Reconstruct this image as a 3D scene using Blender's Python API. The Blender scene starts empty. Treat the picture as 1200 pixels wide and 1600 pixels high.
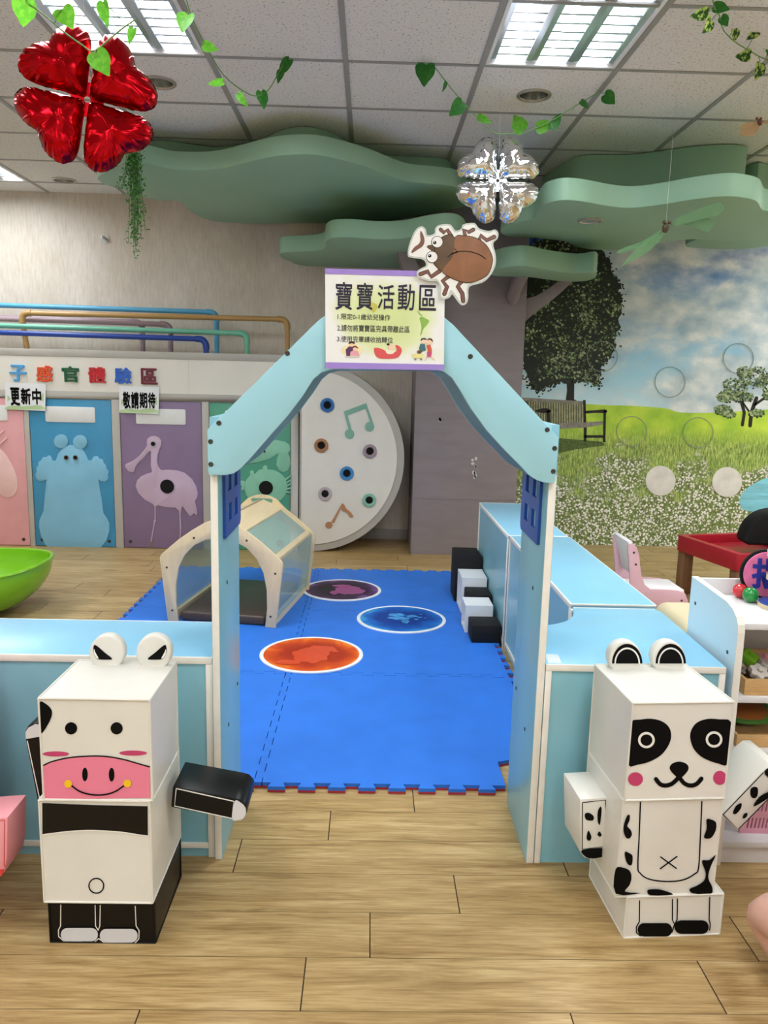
import bpy, bmesh, math, random
from mathutils import Vector, Matrix, noise
from mathutils.geometry import tessellate_polygon
V = Vector
PI = math.pi
SC = bpy.context.scene
COL = SC.collection
random.seed(7)

# ---------------------------------------------------------------- camera, light, exposure
FPX, PITCH, YAW, ROLL, HCAM = 1214.4, 0.1681, 0.0206, 0.0242, 1.30
CEIL = 2.659
WALL_Y, MURAL_Y, PANEL_Y = 6.32, 6.25, 5.79
_f = V((math.sin(YAW) * math.cos(PITCH), math.cos(YAW) * math.cos(PITCH), -math.sin(PITCH)))
_r = V((math.cos(YAW), -math.sin(YAW), 0))
_d = _f.cross(_r)
RT = _r * math.cos(ROLL) - _d * math.sin(ROLL)
DN = _r * math.sin(ROLL) + _d * math.cos(ROLL)
FW = _f
EYE = V((0, 0, HCAM))
cd = bpy.data.cameras.new('camera')
cd.sensor_fit = 'VERTICAL'
cd.sensor_height = 36
cd.lens = FPX / 1600 * 36
cd.clip_start = 0.05
cam = bpy.data.objects.new('camera', cd)
COL.objects.link(cam)
cam.matrix_world = Matrix(((RT.x, -DN.x, -FW.x, 0), (RT.y, -DN.y, -FW.y, 0), (RT.z, -DN.z, -FW.z, HCAM), (0, 0, 0, 1)))
SC.camera = cam
SC.view_settings.view_transform = 'Standard'
SC.view_settings.look = 'None'
SC.view_settings.gamma = 1
SC.view_settings.use_curve_mapping = False
SC.view_settings.exposure = 0.36
SC.cycles.use_denoising = True
SC.cycles.max_bounces = 8
SC.cycles.diffuse_bounces = 6
SC.cycles.transparent_max_bounces = 16
SC.cycles.sample_clamp_indirect = 6
LAMP_W = 17.5           # watts of each ceiling fixture
LAMP_COL = (0.91, 0.972, 1.0)
wd = bpy.data.worlds.new('world')
SC.world = wd
wd.use_nodes = True
wd.node_tree.nodes['Background'].inputs[0].default_value = (0.9, 0.95, 1.0, 1)
wd.node_tree.nodes['Background'].inputs[1].default_value = 0.3

# ---------------------------------------------------------------- measuring helpers
def ray(u, v):
    return RT * ((u - 600) / FPX) + DN * ((v - 800) / FPX) + FW
def onP(u, v, p0, n):
    d = ray(u, v)
    return EYE + d * ((p0 - EYE).dot(n) / d.dot(n))
def onY(u, v, y): return onP(u, v, V((0, y, 0)), V((0, 1, 0)))
def onZ(u, v, z): return onP(u, v, V((0, 0, z)), V((0, 0, 1)))
def onX(u, v, x): return onP(u, v, V((x, 0, 0)), V((1, 0, 0)))
def zf(pts, ox, oy, s): return [(ox + x / s, oy + y / s) for x, y in pts]
def lin(c):
    if isinstance(c, str):
        c = [int(c[i:i + 2], 16) for i in (0, 2, 4)]
    o = []
    for x in c:
        x /= 255
        o.append(x / 12.92 if x <= .04045 else ((x + .055) / 1.055) ** 2.4)
    return (*o, 1)

# ---------------------------------------------------------------- materials
MATS = {}
def M(name, col, rough=.5, metal=0., var=.04, scale=6., bump=0., bscale=150., coat=0., trans=0., emit=0., ior=1.45, alpha=1., stretch=None, spec=.5):
    if name in MATS: return MATS[name]
    m = bpy.data.materials.new(name)
    m.use_nodes = True
    nt = m.node_tree
    N, L = nt.nodes, nt.links
    b = N['Principled BSDF']
    c = lin(col)
    b.inputs['Roughness'].default_value = rough
    b.inputs['Metallic'].default_value = metal
    b.inputs['IOR'].default_value = ior
    b.inputs['Specular IOR Level'].default_value = spec
    if coat: b.inputs['Coat Weight'].default_value = coat; b.inputs['Coat Roughness'].default_value = .15
    if trans: b.inputs['Transmission Weight'].default_value = trans
    if alpha < 1: b.inputs['Alpha'].default_value = alpha
    tc = N.new('ShaderNodeTexCoord')
    src = tc.outputs['Object']
    if stretch:
        mp = N.new('ShaderNodeMapping')
        mp.inputs['Scale'].default_value = stretch
        L.new(src, mp.inputs[0]); src = mp.outputs[0]
    no = N.new('ShaderNodeTexNoise')
    no.inputs['Scale'].default_value = scale
    no.inputs['Detail'].default_value = 4
    L.new(src, no.inputs['Vector'])
    rp = N.new('ShaderNodeValToRGB')
    rp.color_ramp.elements[0].position = .3
    rp.color_ramp.elements[1].position = .7
    rp.color_ramp.elements[0].color = tuple(max(0, x * (1 - var * 1.6)) for x in c[:3]) + (1,)
    rp.color_ramp.elements[1].color = tuple(min(1, x * (1 + var)) for x in c[:3]) + (1,)
    L.new(no.outputs['Fac'], rp.inputs[0])
    L.new(rp.outputs[0], b.inputs['Base Color'])
    if bump:
        n2 = N.new('ShaderNodeTexNoise')
        n2.inputs['Scale'].default_value = bscale
        n2.inputs['Detail'].default_value = 3
        L.new(src, n2.inputs['Vector'])
        bp = N.new('ShaderNodeBump')
        bp.inputs['Strength'].default_value = bump
        bp.inputs['Distance'].default_value = .004
        L.new(n2.outputs['Fac'], bp.inputs['Height'])
        L.new(bp.outputs[0], b.inputs['Normal'])
    if emit:
        b.inputs['Emission Color'].default_value = c
        b.inputs['Emission Strength'].default_value = emit
    MATS[name] = m
    return m

def node_mat(name):
    m = bpy.data.materials.new(name)
    m.use_nodes = True
    MATS[name] = m
    return m, m.node_tree.nodes, m.node_tree.links, m.node_tree.nodes['Principled BSDF']
def ramp(N, stops):
    r = N.new('ShaderNodeValToRGB')
    e = r.color_ramp.elements
    while len(e) < len(stops): e.new(.5)
    for i, (p, c) in enumerate(stops):
        e[i].position = p
        e[i].color = c if len(c) == 4 else (*c, 1)
    return r
def mixc(N, L, fac, a, b, mode='MIX'):
    x = N.new('ShaderNodeMix'); x.data_type = 'RGBA'; x.blend_type = mode
    for s, val in ((x.inputs[0], fac), (x.inputs[6], a), (x.inputs[7], b)):
        if hasattr(val, 'links') or hasattr(val, 'is_linked'): L.new(val, s)
        else: s.default_value = val
    return x.outputs[2]
def math_n(N, L, op, a, b=0., c=None):
    x = N.new('ShaderNodeMath'); x.operation = op
    for s, val in zip(x.inputs, (a, b) if c is None else (a, b, c)):
        if hasattr(val, 'is_linked'): L.new(val, s)
        else: s.default_value = val
    return x.outputs[0]
def noise_n(N, L, vec, scale, detail=4, stretch=None, rough=.5, out='Fac', dist=0.):
    if stretch:
        mp = N.new('ShaderNodeMapping'); mp.inputs['Scale'].default_value = stretch
        L.new(vec, mp.inputs[0]); vec = mp.outputs[0]
    n = N.new('ShaderNodeTexNoise')
    n.inputs['Scale'].default_value = scale; n.inputs['Detail'].default_value = detail
    n.inputs['Roughness'].default_value = rough; n.inputs['Distortion'].default_value = dist
    L.new(vec, n.inputs['Vector'])
    return n.outputs[out]

# ---------------------------------------------------------------- mesh builder
class MB:
    def __init__(s, xf=None):
        s.v, s.f, s.m, s.mats, s.xf = [], [], [], [], xf
        s.uv = []
    def add(s, vs, fs, mat):
        if mat not in s.mats: s.mats.append(mat)
        i, b = s.mats.index(mat), len(s.v)
        s.v += [(s.xf @ V(p)) if s.xf else V(p) for p in vs]
        for f in fs:
            s.f.append([b + k for k in f]); s.m.append(i)
        return s
    def box(s, x0, x1, y0, y1, z0, z1, mat):
        p = [(x, y, z) for z in (z0, z1) for y in (y0, y1) for x in (x0, x1)]
        return s.add(p, [(0, 2, 3, 1), (4, 5, 7, 6), (0, 1, 5, 4), (1, 3, 7, 5), (3, 2, 6, 7), (2, 0, 4, 6)], mat)
    def plate(s, loops, off, mat, side=None):
        """closed loops of 3-D points (outer first, then holes) pushed along off"""
        if not isinstance(loops[0][0], (list, tuple, Vector)): loops = [loops]
        loops = [[V(p) for p in l] for l in loops]
        off = V(off)
        flat = [p for l in loops for p in l]
        n = len(flat)
        if len(loops) == 1:
            s.add(flat + [p + off for p in flat], [list(range(n)), [n + k for k in reversed(range(n))]], mat)
        else:
            t = [list(x) for x in tessellate_polygon(loops)]
            s.add(flat + [p + off for p in flat], t + [[n + k for k in reversed(x)] for x in t], mat)
        b = 0
        base = len(s.v) - 2 * n
        sm = side or mat
        if sm not in s.mats: s.mats.append(sm)
        i = s.mats.index(sm)
        for l in loops:
            k = len(l)
            for q in range(k):
                a, c = b + q, b + (q + 1) % k
                s.f.append([base + a, base + c, base + n + c, base + n + a]); s.m.append(i)
            b += k
        return s
    def tube(s, pts, r, mat, seg=10, caps=True, flat=1.):
        pts = [V(p) for p in pts]
        rs = r if isinstance(r, (list, tuple)) else [r] * len(pts)
        vs, fs = [], []
        prev = None
        for i, p in enumerate(pts):
            t = (pts[min(i + 1, len(pts) - 1)] - pts[max(i - 1, 0)]).normalized()
            if prev is None:
                up = V((0, 0, 1)) if abs(t.z) < .9 else V((0, 1, 0))
                a = t.cross(up).normalized()
            else:
                a = (prev - t * prev.dot(t)).normalized()
            prev = a
            b = t.cross(a)
            for k in range(seg):
                w = 2 * PI * k / seg
                vs.append(p + a * (rs[i] * math.cos(w)) + b * (rs[i] * flat * math.sin(w)))
        for i in range(len(pts) - 1):
            for k in range(seg):
                k2 = (k + 1) % seg
                fs.append((i * seg + k, i * seg + k2, (i + 1) * seg + k2, (i + 1) * seg + k))
        if caps:
            fs.append(list(range(seg))); fs.append([(len(pts) - 1) * seg + k for k in range(seg)])
        return s.add(vs, fs, mat)
    def lathe(s, prof, c, mat, seg=32, axis='Z', cap=True):
        """prof: list of (radius, height) along axis from centre c"""
        c = V(c)
        vs, fs = [], []
        for r, h in prof:
            for k in range(seg):
                w = 2 * PI * k / seg
                x, y = r * math.cos(w), r * math.sin(w)
                vs.append(c + (V((x, y, h)) if axis == 'Z' else V((x, h, y)) if axis == 'Y' else V((h, x, y))))
        for i in range(len(prof) - 1):
            for k in range(seg):
                k2 = (k + 1) % seg
                fs.append((i * seg + k, i * seg + k2, (i + 1) * seg + k2, (i + 1) * seg + k))
        if cap:
            if prof[0][0] > 1e-6: fs.append(list(range(seg)))
            if prof[-1][0] > 1e-6: fs.append([(len(prof) - 1) * seg + k for k in range(seg)])
        return s.add(vs, fs, mat)
    def build(s, name, parent=None, bevel=0., smooth=False, seg=2, ang=35, origin=None, subsurf=0):
        me = bpy.data.meshes.new(name)
        bm = bmesh.new()
        vv = [bm.verts.new(p) for p in s.v]
        uvl = bm.loops.layers.uv.new('UVMap') if s.uv else None
        for k, (f, mi) in enumerate(zip(s.f, s.m)):
            if len(set(f)) < 3: continue
            try: fa = bm.faces.new([vv[i] for i in f])
            except ValueError: continue
            fa.material_index = mi
            fa.smooth = smooth
            if uvl:
                for lp, q in zip(fa.loops, s.uv[k]): lp[uvl].uv = q
        bmesh.ops.remove_doubles(bm, verts=bm.verts, dist=1e-6)
        if not uvl: bmesh.ops.recalc_face_normals(bm, faces=bm.faces)
        if bevel:
            ed = [e for e in bm.edges if len(e.link_faces) == 2 and e.calc_face_angle(0) > math.radians(ang)]
            bmesh.ops.bevel(bm, geom=ed, offset=bevel, segments=seg, affect='EDGES', clamp_overlap=True, profile=.5)
            for fa in bm.faces: fa.smooth = True
        c = V((0, 0, 0))
        if bm.verts:
            lo = V([min(v.co[i] for v in bm.verts) for i in range(3)])
            hi = V([max(v.co[i] for v in bm.verts) for i in range(3)])
            c = V(origin) if origin is not None else V(((lo.x + hi.x) / 2, (lo.y + hi.y) / 2, lo.z))
        for v in bm.verts: v.co -= c
        bm.to_mesh(me); bm.free()
        for m in s.mats: me.materials.append(m)
        if bevel or smooth:
            try: me.set_sharp_from_angle(angle=math.radians(40))
            except Exception: pass
        o = bpy.data.objects.new(name, me)
        COL.objects.link(o)
        o.location = c
        if subsurf:
            md = o.modifiers.new('sub', 'SUBSURF'); md.levels = md.render_levels = subsurf
        if parent: attach(o, parent)
        return o
def world_of(o):
    m = o.matrix_basis.copy()
    p = o
    while p.parent:
        m = p.matrix_parent_inverse @ m
        p = p.parent
        m = p.matrix_basis @ m
    return m
def attach(o, parent):
    o.parent = parent
    o.matrix_parent_inverse = world_of(parent).inverted()
def tag(o, label, cat, group=None, kind=None):
    if label: o['label'] = label
    if cat: o['category'] = cat
    if group: o['group'] = group
    if kind: o['kind'] = kind
    return o
def thing(name, label, cat, loc=(0, 0, 0), group=None):
    o = bpy.data.objects.new(name, None)
    o.empty_display_size = .05
    COL.objects.link(o)
    o.location = loc
    return tag(o, label, cat, group)
def struct(o, label=None, cat=None):
    return tag(o, label, cat, None, 'structure')
def dup(root, delta, label=None, group=None):
    def cp(o, par):
        c = o.copy(); COL.objects.link(c)
        if par:
            c.parent = par
            c.matrix_parent_inverse = o.matrix_parent_inverse.copy()
        for ch in [x for x in o.children]: cp(ch, c)
        return c
    r = cp(root, None)
    r.location = root.location + V(delta)
    if label: r['label'] = label
    if group: r['group'] = group
    return r
# ---------------------------------------------------------------- 2-D helpers
def catmull(p, closed=True, n=4):
    p = [V(q) for q in p]; o = []; k = len(p)
    for i in range(k if closed else k - 1):
        g = (lambda j: p[j % k]) if closed else (lambda j: p[min(max(j, 0), k - 1)])
        a, b, c, d = g(i - 1), g(i), g(i + 1), g(i + 2)
        for t in range(n):
            t /= n
            o.append(.5 * ((2 * b) + (c - a) * t + (2 * a - 5 * b + 4 * c - d) * t * t + (3 * b - a - 3 * c + d) * t ** 3))
    if not closed: o.append(p[-1])
    return o
def sm2(p, closed=True, n=4): return [(q.x, q.y) for q in catmull([(a, b, 0) for a, b in p], closed, n)]
def ell(cx, cy, rx, ry=None, n=28, rot=0.):
    ry = ry or rx
    return [(cx + rx * math.cos(t) * math.cos(rot) - ry * math.sin(t) * math.sin(rot), cy + rx * math.cos(t) * math.sin(rot) + ry * math.sin(t) * math.cos(rot)) for t in (2 * PI * k / n for k in range(n))]
def stroke(p, w, cap=True):
    """outline of a ribbon of width w along p (image coordinates)"""
    p = [V((a, b)) for a, b in p]
    Lf, Rt = [], []
    for i, q in enumerate(p):
        t = (p[min(i + 1, len(p) - 1)] - p[max(i - 1, 0)])
        t = t.normalized() if t.length else V((1, 0))
        n = V((-t.y, t.x)) * (w / 2)
        Lf.append(q + n); Rt.append(q - n)
    def capf(q, t):
        a0 = math.atan2(t.y, t.x)
        return [q + V((math.cos(a0 + b), math.sin(a0 + b))) * (w / 2) for b in (PI / 4, 0, -PI / 4)]
    o = list(Lf)
    if cap: o += capf(p[-1], (p[-1] - p[-2]).normalized())
    o += Rt[::-1]
    if cap: o += capf(p[0], (p[0] - p[1]).normalized())
    return [(q.x, q.y) for q in o]
def rrect(x0, y0, x1, y1, r, n=4):
    o = []
    for cx, cy, a in ((x1 - r, y1 - r, 0), (x0 + r, y1 - r, 90), (x0 + r, y0 + r, 180), (x1 - r, y0 + r, 270)):
        for k in range(n + 1):
            t = math.radians(a + 90 * k / n)
            o.append((cx + r * math.cos(t), cy + r * math.sin(t)))
    return o
class Pl:
    """a real plane of the place; points on it are measured from the photograph"""
    def __init__(s, p0, n): s.p0, s.n = V(p0), V(n).normalized()
    def at(s, q, lift=0.): return onP(q[0], q[1], s.p0 + s.n * lift, s.n)
    def art(s, mb, loops, lift, mat, th=.0006):
        if not isinstance(loops[0][0], (list, tuple)): loops = [loops]
        return mb.plate([[s.at(q, lift) for q in l] for l in loops], s.n * th, mat)
def YP(y): return Pl((0, y, 0), (0, -1, 0))
def text_geo(body, weight=0., ext=0., res=3):
    c = bpy.data.curves.new('t', 'FONT')
    c.body = body; c.size = 1; c.offset = weight; c.extrude = ext; c.resolution_u = res
    o = bpy.data.objects.new('t', c)
    COL.objects.link(o)
    dg = bpy.context.evaluated_depsgraph_get()
    me = bpy.data.meshes.new_from_object(o.evaluated_get(dg))
    vs = [v.co.copy() for v in me.vertices]
    fs = [list(p.vertices) for p in me.polygons]
    bpy.data.objects.remove(o); bpy.data.curves.remove(c); bpy.data.meshes.remove(me)
    return vs, fs
def write(mb, body, box, plane, lift, mat, weight=0., ext=0., bold=0.):
    """lay writing into the measured box (x0,y0,x1,y1 at top-left / bottom / right) on a plane"""
    vs, fs = text_geo(body, weight, ext)
    x0, x1 = min(v.x for v in vs), max(v.x for v in vs)
    y0, y1 = min(v.y for v in vs), max(v.y for v in vs)
    a, b, c = plane.at((box[0], box[1]), lift), plane.at((box[0], box[3]), lift), plane.at((box[2], box[1]), lift)
    X, Yv = c - a, b - a
    X.z = 0
    hgt = Yv.length
    for k, (bx, by) in enumerate(((0, 0), (-1, 0), (1, 0), (0, -1), (0, 1), (-.7, -.7), (.7, .7), (-.7, .7), (.7, -.7)) if bold else ((0, 0),)):
        out = []
        for v in vs:
            s, t = (v.x - x0) / (x1 - x0), (y1 - v.y) / (y1 - y0)
            s, t = .5 + (s - .5) * (1 - 2 * bold) + bx * bold, .5 + (t - .5) * (1 - 2 * bold) + by * bold
            out.append(a + X * s + V((0, 0, -hgt)) * t + plane.n * (v.z + ext + k * .00004))
        mb.add(out, fs, mat)
    return mb
# ---------------------------------------------------------------- shared materials
BLUE_TOP = M('pale_blue_laminate', '9fd3e2', .28, var=.03, scale=3, stretch=(1, 6, 1))
CAB_TOP = M('dimmed_pale_blue_laminate', '86bdd9', .3, var=.03, scale=3)  # same pale blue laminate; the tops' dimmer response to light is in the colour
BLUE_SIDE = M('shaded_pale_blue_laminate', '86bccb', .3, var=.03, scale=3)  # darker copy of the pale blue laminate, shade of upright faces painted in
EDGE = M('white_edge_band', 'ece7de', .45, var=.04, scale=20)
SCREW = M('dark_screw', '4b4a48', .35, .7)
BLACK = M('black_print', '050506', .6, var=.1, spec=.15)
VINYL = M('white_vinyl', 'e0ddd5', .36, var=.035, scale=5, bump=.12, bscale=14)
VINYLB = M('black_vinyl', '040405', .36, spec=.35, var=.1, bump=.1, bscale=14)
BIRCH = M('birch_wood', 'd9c5a0', .45, var=.035, scale=5, stretch=(9, 1, 1.5))
WHITE_BD = M('white_laminate', 'dedcdd', .35, var=.02)
GREEN = M('sage_green_paint', '92b89d', .55, var=.03, scale=2)
TRUNK = M('mauve_grey_paint', '8d8386', .55, var=.05, scale=5, stretch=(1, 1, 4), bump=.05, bscale=40)

# ---------------------------------------------------------------- floor of oak-look planks
def floor_mat():
    m, N, L, b = node_mat('oak_vinyl_plank')
    uv = N.new('ShaderNodeUVMap').outputs[0]
    g1 = noise_n(N, L, uv, 1.0, 6, (3.0, 34, 1), .62, dist=.9)
    g2 = noise_n(N, L, uv, 1.0, 3, (9, 190, 1), .6)
    g3 = noise_n(N, L, uv, 1.0, 2, (.55, 5, 1), .5)
    c1 = ramp(N, [(.27, lin('8e7145')), (.42, lin('af9362')), (.56, lin('c0a574')), (.74, lin('d2bb8d'))])
    L.new(g1, c1.inputs[0])
    c2 = ramp(N, [(.36, lin('c9b79a')), (.56, (1, 1, 1, 1))])
    L.new(g2, c2.inputs[0])
    x = mixc(N, L, .55, c1.outputs[0], c2.outputs[0], 'MULTIPLY')
    c3 = ramp(N, [(.3, lin('d8cdb8')), (.7, (1, 1, 1, 1))])
    L.new(g3, c3.inputs[0])
    x = mixc(N, L, .8, x, c3.outputs[0], 'MULTIPLY')
    L.new(x, b.inputs['Base Color'])
    b.inputs['Roughness'].default_value = .42
    bp = N.new('ShaderNodeBump'); bp.inputs['Strength'].default_value = .12; bp.inputs['Distance'].default_value = .002
    L.new(g2, bp.inputs['Height']); L.new(bp.outputs[0], b.inputs['Normal'])
    return m
OAK = floor_mat()
GAP = M('plank_gap', '38291a', .9)
XL, XR, YN, YF = -5.2, 5.6, -3.2, WALL_Y
def build_floor():
    mb = MB()
    fixed = {-1: -.452, 0: -.12, 1: .025, 2: .248, 3: -.34, 4: -.095, 5: .161}
    rnd = random.Random(3)
    PW, PLN, G, GX = .1525, .8975, .0006, .0015
    k = math.floor((YN - 1.425) / PW)
    y = 1.425 + k * PW
    def q(x0, x1, y0, y1, mat, z=0., u0=0., v0=0.):
        mb.add([(x0, y0, z), (x1, y0, z), (x1, y1, z), (x0, y1, z)], [(0, 1, 2, 3)], mat)
        mb.uv.append([(u0, v0), (u0 + x1 - x0, v0), (u0 + x1 - x0, v0 + y1 - y0), (u0, v0 + y1 - y0)])
    q(XL, XR, YN, YF, GAP, -.0015)
    while y < YF:
        y0, y1 = max(y, YN), min(y + PW, YF)
        off = fixed.get(k, rnd.uniform(0, PLN))
        x = off - math.ceil((off - XL) / PLN) * PLN
        while x < XR:
            x0, x1 = max(x, XL), min(x + PLN, XR)
            if x1 - x0 > .01 and y1 - y0 > .01: q(x0 + GX, x1 - GX, y0 + G, y1 - G, OAK, 0, rnd.uniform(0, 50), rnd.uniform(0, 50))
            x += PLN
        y += PW; k += 1
    return mb.build('floor')
struct(build_floor())

# ---------------------------------------------------------------- ceiling of mineral-fibre tiles
def tile_mat():
    m, N, L, b = node_mat('mineral_fibre_tile')
    tc = N.new('ShaderNodeTexCoord').outputs['Object']
    sp = noise_n(N, L, tc, 95, 2, None, .6)
    sp2 = noise_n(N, L, tc, 38, 3, (1, 1.7, 1), .6)
    r = ramp(N, [(.30, lin('8b857f')), (.40, lin('e8e5e0')), (1, lin('eeece8'))])
    L.new(sp, r.inputs[0])
    r2 = ramp(N, [(.28, lin('b9b3ac')), (.36, (1, 1, 1, 1))])
    L.new(sp2, r2.inputs[0])
    x = mixc(N, L, .8, r.outputs[0], r2.outputs[0], 'MULTIPLY')
    L.new(x, b.inputs['Base Color'])
    b.inputs['Roughness'].default_value = .95
    bp = N.new('ShaderNodeBump'); bp.inputs['Strength'].default_value = .3; bp.inputs['Distance'].default_value = .003
    L.new(sp, bp.inputs['Height']); L.new(bp.outputs[0], b.inputs['Normal'])
    return m
TILE = tile_mat()
TBAR = M('grey_ceiling_bar', 'a3a19d', .5, .1)
CX, CY, CT = -.1381, 3.0583, .5905
FIX = [(k, j) for k in (-5, -2, 1, 4) for j in (-1, -5, -9)] + [(-5, 3), (7, 3), (7, -1)]  # rightmost column lies out of view, added to light the mural
DOWN = [(-1.03, 3.967), (.749, 3.978), (-2.228, 5.926)]
def build_ceiling():
    hole = set()
    for k, j in FIX: hole |= {(k, j), (k, j + 1)}
    mb = MB()
    k0, k1 = math.floor((XL - CX) / CT), math.ceil((XR - CX) / CT)
    j0, j1 = math.floor((YN - CY) / CT), math.ceil((YF - CY) / CT)
    cl = lambda v, a, b: min(max(v, a), b)
    for k in range(k0, k1):
        for j in range(j0, j1):
            if (k, j) in hole: continue
            x0, x1 = cl(CX + k * CT, XL, XR), cl(CX + (k + 1) * CT, XL, XR)
            y0, y1 = cl(CY + j * CT, YN, YF), cl(CY + (j + 1) * CT, YN, YF)
            if x1 <= x0 or y1 <= y0: continue
            dl = [q for q in DOWN if x0 < q[0] < x1 and y0 < q[1] < y1]
            if dl:
                cx, cy = dl[0]
                mb.plate([[(x0, y0, CEIL), (x1, y0, CEIL), (x1, y1, CEIL), (x0, y1, CEIL)], [(a, b, CEIL) for a, b in ((cx + .07 * math.cos(t), cy + .07 * math.sin(t)) for t in (2 * PI * q / 32 for q in range(32)))]], (0, 0, .015), TILE)
            else: mb.box(x0, x1, y0, y1, CEIL, CEIL + .015, TILE)
    o = struct(mb.build('ceiling'))
    g = MB()
    for k in range(k0, k1 + 1):
        x = CX + k * CT
        if XL < x < XR: g.box(x - .012, x + .012, YN, YF, CEIL - .005, CEIL + .004, TBAR)
    for j in range(j0, j1 + 1):
        y = CY + j * CT
        if YN < y < YF: g.box(XL, XR, y - .011, y + .011, CEIL - .0035, CEIL + .004, TBAR)
    g.build('grid_bar', o)
build_ceiling()

# ---------------------------------------------------------------- walls
def wall_mat():
    m, N, L, b = node_mat('streaked_beige_wallcovering')
    tc = N.new('ShaderNodeTexCoord').outputs['Object']
    a = noise_n(N, L, tc, 1, 6, (60, 60, 9), .7)
    c = noise_n(N, L, tc, 2.2, 4, (1, 1, .5), .6)
    r = ramp(N, [(.3, lin('cbc1b4')), (.5, lin('d8d0c5')), (.7, lin('e2dbd1'))])
    L.new(a, r.inputs[0])
    r2 = ramp(N, [(.3, lin('ddd5cb')), (.7, (1, 1, 1, 1))])
    L.new(c, r2.inputs[0])
    L.new(mixc(N, L, .8, r.outputs[0], r2.outputs[0], 'MULTIPLY'), b.inputs['Base Color'])
    b.inputs['Roughness'].default_value = .7
    return m
WALLM = wall_mat()
struct(MB().box(XL, XR, WALL_Y, WALL_Y + .1, 0, CEIL, WALLM).build('wall_back'))
WHITEW = M('white_wall_paint', 'ecebe7', .7, var=.02, scale=2)
struct(MB().box(XL - .1, XL, YN, WALL_Y, 0, CEIL, WHITEW).build('wall_left'))
struct(MB().box(XR, XR + .1, YN, WALL_Y, 0, CEIL, WHITEW).build('wall_right'))
struct(MB().box(XL, XR, YN - .1, YN, 0, CEIL, WHITEW).build('wall_front'))
SKIRT = M('grey_skirting', 'a39c97', .5)
struct(MB().box(-.1, .33, WALL_Y - .014, WALL_Y - .0005, 0, .085, SKIRT).build('baseboard_back', bevel=.003))

# ---------------------------------------------------------------- recessed louvre fixtures and downlights
TUBE = M('lit_fluorescent_tube', 'ffffff', .3, emit=14., var=0)
HOUSE = M('white_reflector', 'f4f5f7', .3, .0)
LOUV = M('bright_aluminium_louvre', 'dbe3ec', .2, .8, var=.02)
def fixture():
    x0, y0 = CX + .014, CY - CT + .014
    w, l = CT - .028, 2 * CT - .028
    t = thing('ceiling_light', '', '', (x0 + w / 2, y0 + l / 2, CEIL))
    h = MB()
    z0, z1 = CEIL - .004, CEIL + .095
    h.box(x0, x0 + .014, y0, y0 + l, z0, z1, HOUSE).box(x0 + w - .014, x0 + w, y0, y0 + l, z0, z1, HOUSE)
    h.box(x0, x0 + w, y0, y0 + .014, z0, z1, HOUSE).box(x0, x0 + w, y0 + l - .014, y0 + l, z0, z1, HOUSE)
    h.box(x0, x0 + w, y0, y0 + l, z1, z1 + .006, HOUSE)
    h.build('housing', t)
    n = 3
    cw = (w - .028) / n
    lv = MB()
    for i in range(n):
        a = x0 + .014 + i * cw
        for s, xx in ((1, a), (-1, a + cw)):
            lv.plate([(xx, y0 + .014, CEIL + .004), (xx + s * .024, y0 + .014, CEIL + .006), (xx + s * .052, y0 + .014, CEIL + .05), (xx + s * .05, y0 + .014, CEIL + .052), (xx - s * .0, y0 + .014, CEIL + .012)], (0, l - .028, 0), LOUV)
        nb = 15
        for q in range(1, nb):
            y = y0 + .014 + (l - .028) * q / nb
            lv.plate([(a + .002, y - .007, CEIL + .008), (a + .002, y + .007, CEIL + .008), (a + .002, y, CEIL + .04)], (cw - .004, 0, 0), LOUV)
        tb = MB().tube([(a + cw / 2, y0 + .03, CEIL + .066), (a + cw / 2, y0 + l - .03, CEIL + .066)], .015, TUBE, 10)
        tb.build('fluorescent_tube', t, smooth=True)
    lv.build('louvre', t)
    ld = bpy.data.lights.new('lamp', 'AREA')
    ld.shape = 'RECTANGLE'; ld.size = w - .06; ld.size_y = l - .06
    ld.energy = LAMP_W; ld.color = LAMP_COL[:3]; ld.spread = math.radians(170)
    lo = bpy.data.objects.new('lamp', ld); COL.objects.link(lo)
    lo.location = (x0 + w / 2, y0 + l / 2, CEIL - .005)
    attach(lo, t)
    return t
_lab = {(-2, -1): 'lit louvred fluorescent ceiling light above the red foil balloon', (1, -1): 'lit louvred fluorescent ceiling light at the top right, above the silver balloon',
        (-5, 3): 'lit louvred fluorescent ceiling light by the far left wall, only a corner in view'}
_fx = fixture()
_first = True
for k, j in FIX:
    d = (k * CT, (j + 1) * CT, 0)
    o = dup(_fx, d)
    if j == -5:                       # unseen row above the camera, power lowered to darken the foreground
        lo = next(c for c in o.children if c.type == 'LIGHT')
        lo.data = lo.data.copy(); lo.data.energy = LAMP_W * .62
    if j == 3:
        lo = next(c for c in o.children if c.type == 'LIGHT')
        lo.data = lo.data.copy(); lo.data.energy = LAMP_W * (1. if k < 0 else 2.)  # added unseen fixture on the right runs stronger to brighten the mural
    tag(o, _lab.get((k, j), 'lit louvred fluorescent ceiling light, unseen, outside the view of the photograph'), 'ceiling light', 'fluorescent ceiling lights')
for ch in list(_fx.children): bpy.data.objects.remove(ch)
bpy.data.objects.remove(_fx)
CHROME = M('brushed_chrome', 'c8c8c6', .18, 1., var=.03)
GLASSD = M('frosted_lamp_glass', '98a5a5', .2, 0, spec=.8)
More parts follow.
